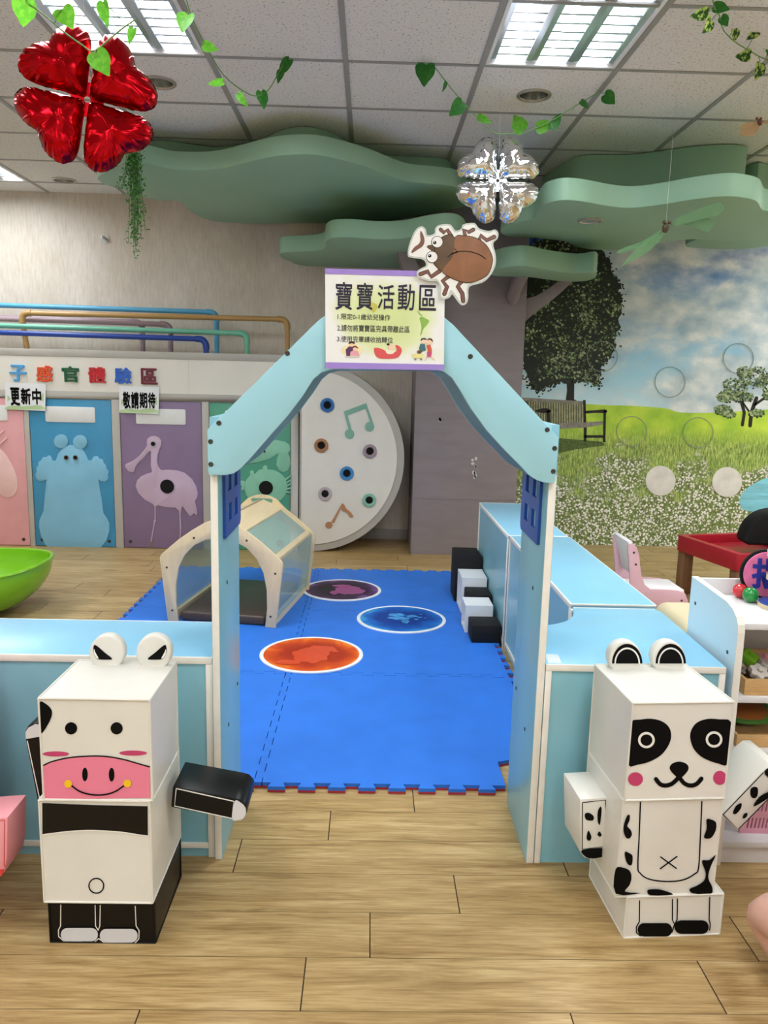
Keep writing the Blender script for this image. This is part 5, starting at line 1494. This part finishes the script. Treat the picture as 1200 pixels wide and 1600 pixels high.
# ---------------------------------------------------------------- pink chair, padded bench, red table, black bag
CH = thing('child_chair', 'small pink child chair with white seat and backrest behind the cabinets', 'chair', (1.55, 4.1, 0))
PKC = M('pink_chair_laminate', 'd8adba', .4); WHC = M('white_chair_laminate', 'efe9ee', .35)
CY0, CY1 = 4.0, 4.26
cpz = zf([(543, 345), (552, 332), (566, 328), (585, 345), (597, 385), (602, 440), (608, 480), (622, 520), (650, 543), (720, 545), (780, 549), (812, 562), (826, 600)], 800, 740, 3)
top_ = [onY(u, v, CY0) for u, v in cpz]
xbk = onY(800 + 556 / 3, 740 + 470 / 3, CY0).x
sp_ = [(p.x, p.z) for p in top_] + [(top_[-1].x + .012, .0), (top_[-1].x - .05, .0), (top_[-1].x - .065, .12), (xbk + .10, .12), (xbk + .07, .0), (xbk + .015, .0), (xbk + .01, .2), (onY(800 + 548 / 3, 740 + 400 / 3, CY0).x, onY(800 + 548 / 3, 740 + 400 / 3, CY0).z)]
for y in (CY0, CY1 - .002):
    p = MB().plate([(a, y, b) for a, b in sp_], (0, .015, 0), PKC).build('side_panel', CH, bevel=.002)
    if y == CY0:
        for u, v in ((990.5, 863.5), (993.5, 882), (1065, 938.5)):
            q = onY(u, v, y); MB().lathe([(.006, 0), (.006, -.001), (0, -.0015)], q, SCREW, 10, 'Y').build('screw', p)
zs = top_[9].z
MB().box(xbk + .03, top_[11].x, CY0 + .0155, CY1 - .0155, zs - .02, zs - .003, WHC).build('seat', CH, bevel=.003)
q0, q1 = top_[2], top_[5]
MB().plate([(q0.x - .022, CY0 + .0155, q0.z + .005), (q0.x, CY0 + .0155, q0.z + .012), (q1.x - .012, CY0 + .0155, q1.z), (q1.x + .0, CY0 + .0155, zs + .06), (q1.x - .016, CY0 + .0155, zs + .06), (q1.x - .028, CY0 + .0155, q1.z)], (0, CY1 - CY0 - .012, 0), WHC).build('backrest', CH, bevel=.004)
BE = MB().box(1.13, 1.6, 2.50, 2.95, .002, .472, M('beige_vinyl', 'd9c8a6', .4, var=.03, bump=.05, bscale=30)).build('padded_bench', bevel=.045, seg=5)
tag(BE, 'beige padded bench with rounded edges between the blue cabinets and the toy shelf', 'bench')
TB = thing('activity_table', 'red plastic play table with brown legs in front of the mural', 'table', (2.3, 4.65, 0))
RP = M('red_plastic', 'a51a2a', .35, var=.04); BRP = M('brown_plastic', '7a573a', .5, var=.08, scale=6, stretch=(8, 8, 1))
T0, T1, T2 = V((1.969, 4.832, 0)), V((2.10, 4.257, 0)), V((2.547, 4.976, 0))
ta, tb = (T1 - T0), (T2 - T0)
tm = Matrix(((ta.x, tb.x, 0, T0.x), (ta.y, tb.y, 0, T0.y), (0, 0, 1, 0), (0, 0, 0, 1)))
rr = lambda r0: rrect(r0, r0, 1 - r0, 1 - r0, .05)
mb = MB(tm)
mb.plate([[(x, y, .275) for x, y in rr(0.)], [(x, y, .275) for x, y in rr(.07)]], (0, 0, .10), RP)
mb.plate([(x, y, .31) for x, y in rr(.072)], (0, 0, .012), RP)
mb.build('tray_top', TB, bevel=.006)
for a, b in ((.02, .02), (.86, .02), (.02, .86), (.86, .86)):
    MB(tm).plate([(a, b, .2745), (a + .12, b, .2745), (a + .12, b + .12, .2745), (a, b + .12, .2745)], (0, 0, -.2735), BRP).build('leg', TB, bevel=.008)
bg = thing('black_bag', 'black soft bag standing on the red play table at the right edge', 'bag', (2.42, 4.60, .376))
bz = catmull([(0, 0, 0), (.30, 0, 0), (.32, 0, .08), (.30, 0, .16), (.22, 0, .21), (.10, 0, .20), (.02, 0, .15), (-.02, 0, .07)], True, 4)
BKF = M('black_fabric', '0b0b0d', .9, var=.2, scale=50)
MB().plate([(2.285 + p.x, 4.52, .376 + max(p.z, 0)) for p in bz], (.02, .16, 0), BKF).build('bag_body', bg, bevel=.03, seg=3)
MB().box(2.40, 2.52, 4.512, 4.5195, .42, .50, BKF).build('front_pocket', bg, bevel=.003)
# ---------------------------------------------------------------- foil balloons
RFOIL = M('red_foil', 'bd111d', .2, 1., var=.05, scale=8)
SFOIL = M('silver_foil', 'e6e8ec', .05, 1., var=.01)
_h = [(.06, 0), (.13, .105), (.34, .305), (.56, .515), (.73, .625), (.90, .615), (1.01, .51), (1.06, .34), (1.035, .15), (.975, 0)]
_h = _h + [(a, -b) for a, b in reversed(_h[1:-1])]
_hs = sm2(_h, True, 8)
PET = [_hs[int(k * len(_hs) / 96)] for k in range(96)]
def balloon(name, label, c, R, rot, tilt, m, wr, seed, hgt=.062, crm=.5):
    t = thing(name, label, 'balloon', c)
    base = Matrix.Translation(V(c)) @ tilt
    nt_, nr = 96, 14
    for k in range(4):
        a0 = math.radians(45 + 90 * k + rot)
        vs, fs = [], []
        for side in (1, -1):
            b = len(vs)
            for i in range(nr + 1):
                r = i / nr
                for j in range(nt_):
                    th = 2 * PI * j / nt_
                    hx, hy = PET[j]
                    u, w = hx * R, hy * R          # along the petal, across it
                    cu = .62 * R
                    pu, pw = cu + (u - cu) * r, w * r
                    z = hgt * max(0, 1 - r ** 2.3) ** .62
                    ed = r ** 4
                    nz = noise.noise(V((pu * 26, pw * 26, seed + k * 3 + side)))
                    rad = noise.noise(V((math.cos(th) * 3.5, math.sin(th) * 3.5, seed * 2 + k)))
                    fold = noise.noise(V((math.cos(th) * 9, math.sin(th) * 9, seed * 5 + k + side * .5 + r * .8)))
                    facet = 1 - 2 * abs(noise.noise(V((pu * 11 + seed, pw * 11, k * 7 + side * 3))))
                    z += wr * (.35 * nz + 1.3 * ed * fold + crm * (facet - .5))
                    # crease towards the petal tip
                    z *= 1 - .12 * math.exp(-(pw / (.10 * R)) ** 2) * (1 if pu > .6 * R else .2)
                    z = max(z, 0) if r < 1 else 0
                    ww = 1 + ed * .03 * fold
                    pu2, pw2 = cu + (pu - cu) * ww, pw * ww
                    x, y = pu2 * math.cos(a0) - pw2 * math.sin(a0), pu2 * math.sin(a0) + pw2 * math.cos(a0)
                    vs.append(base @ V((x, -z * side, y)))
            for i in range(nr):
                for j in range(nt_):
                    j2 = (j + 1) % nt_
                    fs.append((b + i * nt_ + j, b + i * nt_ + j2, b + (i + 1) * nt_ + j2, b + (i + 1) * nt_ + j))
        MB().add(vs, fs, m).build('petal', t, smooth=True)
    mb = MB(base)
    n = 40
    ring_o = [(R * .27 * (1 + .12 * math.cos(4 * q + math.radians(4 * (45 + rot)))) * math.cos(q), 0, R * .27 * math.sin(q)) for q in (2 * PI * j / n for j in range(n))]
    ring_i = [(R * .05 * math.cos(q), 0, R * .05 * math.sin(q)) for q in (2 * PI * j / n for j in range(n))]
    mb.plate([ring_o, ring_i], (0, .0015, 0), m)
    mb.build('centre_seam', t)
    q = V(c) + V((0, 0, R * .55))
    MB().tube([q, V((q.x, q.y, (q.z + CEIL) / 2)), V((q.x, q.y, CEIL - .006))], .0006, M('clear_thread', 'b9bdb9', .3), 5).build('string', t, smooth=True)
    return t
balloon('foil_balloon', 'shiny silver four-petal foil balloon hanging in front of the green canopy', (.598, 4.0, 2.272), .186, 1, Matrix.Rotation(math.radians(-3), 4, 'X'), SFOIL, .007, 3)
balloon('foil_balloon', 'shiny red four-petal foil balloon under the left ceiling light', (-.868, 2.52, 2.108), .182, -9, Matrix.Rotation(math.radians(14), 4, 'Z'), RFOIL, .011, 9, .058, 1.1)

# ---------------------------------------------------------------- leaf garlands
def leaf_mat(name, c, c2=None):
    m, N, L, b = node_mat(name)
    tc = N.new('ShaderNodeTexCoord').outputs['Object']
    n = noise_n(N, L, tc, 60 if c2 else 14, 3)
    r = ramp(N, [(.46, lin(c)), (.56, lin(c2 or c))]); L.new(n, r.inputs[0])
    L.new(r.outputs[0], b.inputs['Base Color']); b.inputs['Roughness'].default_value = .45
    tr = N.new('ShaderNodeBsdfTranslucent'); L.new(r.outputs[0], tr.inputs[0])
    mx = N.new('ShaderNodeMixShader'); mx.inputs[0].default_value = .45
    out = N['Material Output']
    L.new(b.outputs[0], mx.inputs[1]); L.new(tr.outputs[0], mx.inputs[2]); L.new(mx.outputs[0], out.inputs[0])
    return m
LF1 = leaf_mat('leaf_green', '5fae2e', '74be3a'); LF2 = leaf_mat('leaf_deep_green', '2f7a2c', '3b8734'); LF3 = leaf_mat('variegated_leaf', '2c5a2a', 'c6dd72')
STEM = M('garland_stem', '6f9a55', .6)
ivy = [(0, 0), (.16, -.10), (.36, -.06), (.50, .10), (.47, .34), (.40, .52), (.22, .74), (0, 1.0), (-.22, .76), (-.42, .54), (-.48, .32), (-.46, .10), (-.34, -.08), (-.15, -.10)]
def leaf(vine, p, size, ang, m, fold=.25, yaw=None, wid=1., stem_from=None):
    """leaf hanging at p: tip direction ang (degrees, 0 = right, -90 = down in the photograph)"""
    rn = random.Random(int(p.x * 9000 + p.z * 777))
    yaw = rn.uniform(-.5, .5) if yaw is None else yaw
    a = math.radians(ang)
    ty = (V((math.cos(a), 0, math.sin(a))) + V((0, rn.uniform(-.25, .25), 0))).normalized()
    nrm = V((math.sin(yaw), -math.cos(yaw), -.35)).normalized()
    tx = ty.cross(nrm).normalized(); nrm = tx.cross(ty)
    pts = catmull([(x * wid, y, 0) for x, y in ivy], True, 2)
    mid = []
    vs, fs = [], []
    cpt = [V((0, t, 0)) for t in (0, .25, .5, .75, 1.)]
    def mp(x, y): return p + tx * (x * size) + ty * (y * size) + nrm * (size * (fold * abs(x) - .18 * (y - .5) ** 2))
    spine = [mp(0, k / 6) for k in range(7)]
    vs = spine[:]
    for q in pts: vs.append(mp(q.x, q.y))
    n = len(pts)
    def near(q): return min(6, max(0, round(q.y * 6)))
    for k in range(n):
        a_, b_ = pts[k], pts[(k + 1) % n]
        i, j = near(a_), near(b_)
        fs.append((7 + k, 7 + (k + 1) % n, j))
        if i != j: fs.append((7 + k, j, i))
    mb = MB().add(vs, fs, m)
    o = mb.build('leaf', vine, smooth=True)
    return o
def vine(label, stem_px, leaves, zs=None, mat=LF1, r=.0022, grp='leaf garlands hanging from the ceiling'):
    """stem_px: (u, v, y) in the photograph with its real distance y"""
    pts = catmull([onY(u, v, y) for u, v, y in stem_px], False, 4)
    t = thing('leaf_garland', label, 'garland', pts[0], grp)
    MB().tube(pts, r, STEM, 6).build('stem', t, smooth=True)
    for u, v, y, size, ang, m, *k in leaves:
        p = onY(u, v, y)
        s = min(pts, key=lambda q: (q - p).length)
        leaf(t, p, size, ang, m, **(k[0] if k else {}))
        if (s - p).length > .003:
            MB().tube([s, s.lerp(p, .5) + V((0, 0, .004)), p], r * .7, STEM, 5).build('leaf_stalk', t, smooth=True)
    return t
vine('leaf garland at the top left corner, in front of the red foil balloon',
     [(38, -14, 2.42), (44, 4, 2.40), (70, 24, 2.38), (100, 50, 2.36), (128, 70, 2.36), (146, 80, 2.36), (170, 62, 2.38), (192, 44, 2.4), (212, 30, 2.42)],
     [(40, 0, 2.39, .068, -105, LF1), (97, 14, 2.37, .062, -60, LF1), (160, 3, 2.4, .066, -80, LF1, dict(wid=.6)), (208, 44, 2.41, .044, -110, LF1, dict(wid=.6)), (150, 82, 2.35, .064, -62, LF1)])
vine('leaf garland right of the red foil balloon, from the light to the ceiling bar',
     [(288, -12, 2.75), (294, 10, 2.8), (303, 36, 2.85), (325, 78, 3.0), (350, 118, 3.2), (380, 142, 3.35), (400, 150, 3.45), (418, 142, 3.55), (432, 120, 3.6), (447, 92, 3.63)],
     [(293, 22, 2.8, .066, -105, LF1), (318, 70, 2.95, .052, -15, LF1, dict(wid=.7)), (348, 128, 3.2, .062, 185, LF1, dict(wid=.45)), (372, 147, 3.35, .062, -50, LF1, dict(wid=.55)), (408, 143, 3.5, .068, -80, LF2, dict(wid=.75)), (452, 93, 3.62, .085, -125, LF2, dict(wid=.55)), (440, 110, 3.61, .06, -105, LF2, dict(wid=.6))])
vine('leaf garland holding the silver foil balloon, between the two right ceiling bars',
     [(672, 98, 3.64), (685, 112, 3.68), (700, 132, 3.74), (722, 158, 3.82), (744, 182, 3.9), (760, 197, 3.96), (775, 208, 3.985), (795, 209, 3.985), (815, 208, 3.98), (832, 202, 3.96), (868, 185, 3.93), (900, 165, 3.92), (922, 152, 3.9), (936, 144, 3.88)],
     [(666, 101, 3.63, .09, -95, LF2), (697, 128, 3.72, .045, -110, LF2, dict(wid=.45)), (722, 160, 3.8, .08, -135, LF2, dict(wid=.85)), (748, 182, 3.9, .07, -25, LF1, dict(wid=.5)), (817, 203, 3.97, .085, 125, LF1, dict(wid=.9)), (840, 199, 3.96, .08, 10, LF1, dict(wid=.75)), (863, 200, 3.94, .085, 60, LF2, dict(wid=.55)), (908, 158, 3.9, .05, -40, LF2, dict(wid=.6)), (945, 148, 3.87, .065, -35, LF2)])
vine('variegated leaf garland at the top right corner',
     [(1112, -10, 2.9), (1116, 10, 2.95), (1124, 24, 3.0), (1128, 42, 3.05), (1136, 54, 3.1), (1152, 68, 3.2), (1172, 80, 3.3), (1190, 90, 3.4), (1215, 100, 3.5)],
     [(1106, 20, 2.97, .062, 190, LF3, dict(wid=.7)), (1112, 32, 3.0, .06, -125, LF3, dict(wid=.75)), (1116, 10, 2.97, .055, -15, LF2, dict(wid=.7)), (1127, 27, 3.02, .04, -45, LF2), (1148, 46, 3.1, .04, -80, LF3), (1184, 48, 3.25, .055, -140, LF3, dict(wid=.7)), (1172, 86, 3.3, .058, 185, LF3, dict(wid=.8)), (1188, 100, 3.38, .062, -100, LF3), (1203, 70, 3.4, .055, -85, LF2, dict(wid=.8))])

# ---------------------------------------------------------------- hanging trailing plant
HP = thing('hanging_plant', 'trailing green artificial plant hanging beside the left canopy, below the red balloon', 'plant', (-1.31, 4.4, 2.5))
hook = onZ(206, 184, CEIL)
hk = V((hook.x, 4.42, CEIL - .004)); tp_ = onY(208, 238, 4.42)
MB().tube([hk, V((hk.x + .001, 4.42, (hk.z + tp_.z) / 2)), tp_], .004, M('dark_wire', '3a3a36', .5, .5), 6).build('hanging_wire', HP, smooth=True)
PLM = M('trailing_leaf', '4f8a3a', .5, var=.3, scale=30); PLM2 = M('trailing_leaf_dark', '35662c', .5, var=.3, scale=30); STR = M('trailing_stem', '3f6a32', .6)
fol = MB(); stm = MB()
rn = random.Random(21)
for s in range(34):
    side = rn.random()
    if s < 24: end = onY(rn.gauss(214, 7), rn.uniform(300, 405), 4.42 + rn.uniform(-.05, .05))
    else: end = onY(rn.uniform(176, 232), rn.uniform(262, 312), 4.42 + rn.uniform(-.08, .08))
    a = tp_ + V((rn.uniform(-.02, .02), rn.uniform(-.02, .02), rn.uniform(-.02, .01)))
    mid = a.lerp(end, .35) + V((rn.uniform(-.02, .02), rn.uniform(-.03, .03), .03))
    pts = catmull([a, mid, end], False, 8)
    stm.tube(pts, .0013, STR, 4)
    L_ = (end - a).length
    for k in range(int(L_ * 95)):
        q = pts[min(len(pts) - 1, int(rn.random() ** .8 * len(pts)))] + V((rn.gauss(0, .014), rn.gauss(0, .012), rn.gauss(0, .01)))
        r = rn.uniform(.005, .0105)
        u_ = V((rn.uniform(-1, 1), rn.uniform(-1, 1), rn.uniform(-1, 1))).normalized(); w_ = u_.orthogonal().normalized()
        fol.add([q - u_ * r, q + w_ * r * .7, q + u_ * r, q - w_ * r * .7], [(0, 1, 2, 3)], PLM if rn.random() < .6 else PLM2)
stm.build('strand', HP)
fo = fol.build('foliage', HP)
fo['kind'] = 'stuff'

# ---------------------------------------------------------------- hanging insects
def insect(label, c, s, wings, body_c, wing_c, up, spread):
    t = thing('hanging_insect', label, 'decoration', c, None)
    bm_ = M('insect_body_' + body_c, body_c, .5, var=.2, scale=40)
    wm, N, L, b = node_mat('gauze_wing_' + wing_c)
    tc = N.new('ShaderNodeTexCoord').outputs['Object']
    n = noise_n(N, L, tc, 60, 3)
    r = ramp(N, [(.3, lin(wing_c)), (.7, tuple(min(1, x * 1.25) for x in lin(wing_c)[:3]))]); L.new(n, r.inputs[0]); L.new(r.outputs[0], b.inputs['Base Color'])
    tr = N.new('ShaderNodeBsdfTransparent'); tl = N.new('ShaderNodeBsdfTranslucent'); L.new(r.outputs[0], tl.inputs[0])
    mx = N.new('ShaderNodeMixShader'); mx.inputs[0].default_value = .4; L.new(b.outputs[0], mx.inputs[1]); L.new(tl.outputs[0], mx.inputs[2])
    m2 = N.new('ShaderNodeMixShader'); m2.inputs[0].default_value = .5; L.new(mx.outputs[0], m2.inputs[1]); L.new(tr.outputs[0], m2.inputs[2]); L.new(m2.outputs[0], N['Material Output'].inputs[0])
    c = V(c)
    bp = [c + V(up) * s * k for k in (-.5, -.2, .15, .5)]
    MB().tube(bp, [s * .2, s * .34, s * .36, s * .16], bm_, 12).build('body', t, smooth=True)
    for dx in (-.3, .3):
        e = c + V(up) * s * .55 + V((dx * s, -.1 * s, 0))
        MB().lathe([(s * .2 * math.sin(PI * k / 8), -s * .2 * math.cos(PI * k / 8)) for k in range(9)], e, bm_, 12).build('eye', t, smooth=True)
    for w in wings:
        pts = catmull([V(q) for q in w], True, 4)
        cen = sum(pts, V((0, 0, 0))) / len(pts)
        MB().plate(pts, (0, .001, 0), wm).build('wing', t)
    MB().tube([c + V((0, 0, s * .4)), V((c.x, c.y, (c.z + CEIL) / 2)), V((c.x, c.y, CEIL - .006))], .0006, M('clear_thread', 'b9bdb9', .3), 5).build('thread', t, smooth=True)
    return t
ZI = lambda pts, y: [onY(800 + a / 3, b / 3, y) for a, b in pts]
insect('green dragonfly with gauze wings hanging in front of the right canopy', onY(1040, 356, 3.9), .046,
       [ZI([(745, 1058), (780, 1020), (860, 985), (940, 955), (985, 955), (992, 985), (960, 1010), (880, 1030), (800, 1050)], 3.9), ZI([(790, 1045), (850, 1040), (910, 1020), (945, 1035), (930, 1078), (905, 1088), (870, 1070)], 3.93),
        ZI([(700, 1078), (670, 1095), (600, 1135), (540, 1155), (495, 1178), (500, 1188), (560, 1175), (630, 1140)], 3.88), ZI([(710, 1090), (690, 1130), (640, 1180), (580, 1215), (515, 1248), (530, 1225), (570, 1180), (640, 1120)], 3.86)],
       '4a3a2a', '6f9a6c', (.05, -.2, .97), 1)
insect('orange brown winged insect hanging at the right edge below the ceiling', onY(1187, 191, 3.7), .03,
       [ZI([(1150, 572), (1120, 570), (1080, 585), (1065, 600), (1080, 605), (1130, 592)], 3.7), ZI([(1148, 580), (1100, 600), (1068, 615), (1070, 632), (1110, 640), (1140, 630), (1160, 600)], 3.72), ZI([(1175, 575), (1200, 560), (1240, 530), (1260, 540), (1240, 560), (1195, 580)], 3.7)],
       '6e3a26', 'c9a273', (-.5, -.2, .8), 1)
# ---------------------------------------------------------------- kneeling person, only the bare knee in view
SKIN = M('skin', 'cfa393', .5, var=.05, scale=12, spec=.35)
PER = thing('person', 'person kneeling on the floor at the lower right edge, only a bare knee in view', 'person', (1.16, 1.3, 0))
def skinned(name, verts, edges, radii, mat, par, sub=2, root=0):
    me = bpy.data.meshes.new(name)
    lo = V((0, 0, 0))
    me.from_pydata([V(v) for v in verts], edges, [])
    me.materials.append(mat)
    o = bpy.data.objects.new(name, me); COL.objects.link(o)
    sk = o.modifiers.new('skin', 'SKIN'); sk.use_smooth_shade = True; sk.branch_smoothing = .3
    if not me.skin_vertices: me.attributes.new
    for i, r in enumerate(radii):
        d = me.skin_vertices[0].data[i]
        d.radius = (r, r) if not isinstance(r, tuple) else r
        d.use_root = (i == root)
    sb = o.modifiers.new('sub', 'SUBSURF'); sb.levels = sb.render_levels = sub
    dg = bpy.context.evaluated_depsgraph_get()
    m2 = bpy.data.meshes.new_from_object(o.evaluated_get(dg))
    bpy.data.objects.remove(o)
    for p in m2.polygons: p.use_smooth = True
    if not m2.materials: m2.materials.append(mat)
    o2 = bpy.data.objects.new(name, m2); COL.objects.link(o2)
    if par: attach(o2, par)
    return o2
J = []; E_ = []; Rr_ = []
def jn(p, r, par=None):
    J.append(V(p)); Rr_.append(r)
    if par is not None: E_.append((par, len(J) - 1))
    return len(J) - 1
# kneeling on the heels, facing the room; the left knee is the one measured in the photograph
PX = 1.16
pel = jn((PX, 1.20, .215), (.13, .115))
sp1 = jn((PX, 1.20, .40), (.125, .09), pel)
sp2 = jn((PX + .01, 1.22, .58), (.14, .095), sp1)
nk = jn((PX + .01, 1.24, .71), .05, sp2)
hd0 = jn((PX + .01, 1.26, .78), (.065, .075), nk)
hd1 = jn((PX + .01, 1.265, .855), (.075, .092), hd0)
hd2 = jn((PX + .01, 1.26, .92), (.06, .075), hd1)
for s in (-1, 1):
    hip = jn((PX + s * .085, 1.24, .20), .10, pel)
    kx, ky = (.955, 1.60) if s < 0 else (1.36, 1.60)
    th = jn(((PX + s * .085) * .45 + kx * .55, 1.24 * .45 + ky * .55, .15), .112, hip)
    kn = jn((kx, ky, .108), .108, th)
    k2 = jn((kx + s * -.01, ky - .07, .062), .058, kn)
    cf_ = jn((kx - s * .03, ky - .22, .06), .056, k2)
    an = jn((kx - s * .06, ky - .40, .045), .035, cf_)
    ft = jn((kx - s * .07, ky - .47, .035), (.034, .028), an)
    to = jn((kx - s * .075, ky - .55, .025), (.03, .018), ft)
    sh = jn((PX + .01 + s * .17, 1.225, .63), .052, sp2)
    el_ = jn((PX + .01 + s * .225, 1.25, .41), .038, sh)
    wr = jn((PX + .01 + s * .14, 1.40, .31), .026, el_)
    pa = jn((PX + .01 + s * .14, 1.45, .285), (.034, .018), wr)
body = skinned('body', J, E_, Rr_, SKIN, PER)
# fingers, face, hair, clothes
for s in (-1, 1):
    bx = PX + .01 + s * .14
    for k, (dx, ln) in enumerate(((-.024, .055), (-.008, .064), (.009, .06), (.025, .047))):
        MB().tube([(bx + dx, 1.46, .285), (bx + dx * 1.15, 1.465 + ln * .5, .276), (bx + dx * 1.2, 1.465 + ln * .85, .26), (bx + dx * 1.2, 1.465 + ln, .243)], [.0085, .0082, .0075, .005], SKIN, 8).build('finger', body, smooth=True)
    MB().tube([(bx - s * .026, 1.425, .292), (bx - s * .048, 1.45, .282), (bx - s * .054, 1.48, .268)], [.011, .0095, .006], SKIN, 8).build('thumb', body, smooth=True)
def blob(c, rx, ry, rz, m, name, par, n=20):
    vs, fs = [], []
    for i in range(n + 1):
        for j in range(n):
            a, b = PI * i / n, 2 * PI * j / n
            vs.append((c[0] + rx * math.sin(a) * math.cos(b), c[1] + ry * math.sin(a) * math.sin(b), c[2] - rz * math.cos(a)))
    for i in range(n):
        for j in range(n): fs.append((i * n + j, i * n + (j + 1) % n, (i + 1) * n + (j + 1) % n, (i + 1) * n + j))
    return MB().add(vs, fs, m).build(name, par, smooth=True)
HAIR = M('dark_brown_hair', '2a1d18', .6, var=.3, scale=60, stretch=(1, 1, 8))
hx, dz = PX + .01, .11
blob((hx, 1.245, .775 + dz), .086, .096, .092, HAIR, 'hair', body)
for s in (-1, 1):
    blob((hx + s * .03, 1.348, .745 + dz), .012, .006, .006, M('eye_white', 'e8e4de', .3), 'eye', body, 10)
    blob((hx + s * .08, 1.265, .74 + dz), .01, .018, .028, SKIN, 'ear', body, 10)
blob((hx, 1.352, .722 + dz), .012, .016, .022, SKIN, 'nose', body, 10); blob((hx, 1.342, .69 + dz), .022, .007, .006, M('lips', 'b5615a', .45), 'mouth', body, 10)
SHIRT = M('grey_shirt_cloth', '9aa3ad', .85, var=.06, scale=40); SHORT = M('navy_shorts_cloth', '2c3550', .85, var=.08, scale=40)
Jt, Et, Rt_ = [], [], []
def jt(p, r, par=None):
    Jt.append(V(p)); Rt_.append(r)
    if par is not None: Et.append((par, len(Jt) - 1))
    return len(Jt) - 1
a = jt((PX, 1.20, .27), (.142, .118)); b = jt((PX, 1.20, .41), (.138, .104), a); c = jt((PX + .01, 1.22, .58), (.152, .108), b); d = jt((PX + .01, 1.235, .675), (.075, .07), c)
for s in (-1, 1):
    e = jt((PX + .01 + s * .17, 1.225, .63), .066, c); jt((PX + .01 + s * .205, 1.24, .51), .056, e)
skinned('shirt', Jt, Et, Rt_, SHIRT, PER)
Jt, Et, Rt_ = [], [], []
a = jt((PX, 1.205, .22), (.145, .128))
for s in (-1, 1):
    h_ = jt((PX + s * .088, 1.245, .20), .116, a); jt((PX + s * .115, 1.35, .185), .110, h_)
skinned('shorts', Jt, Et, Rt_, SHORT, PER)
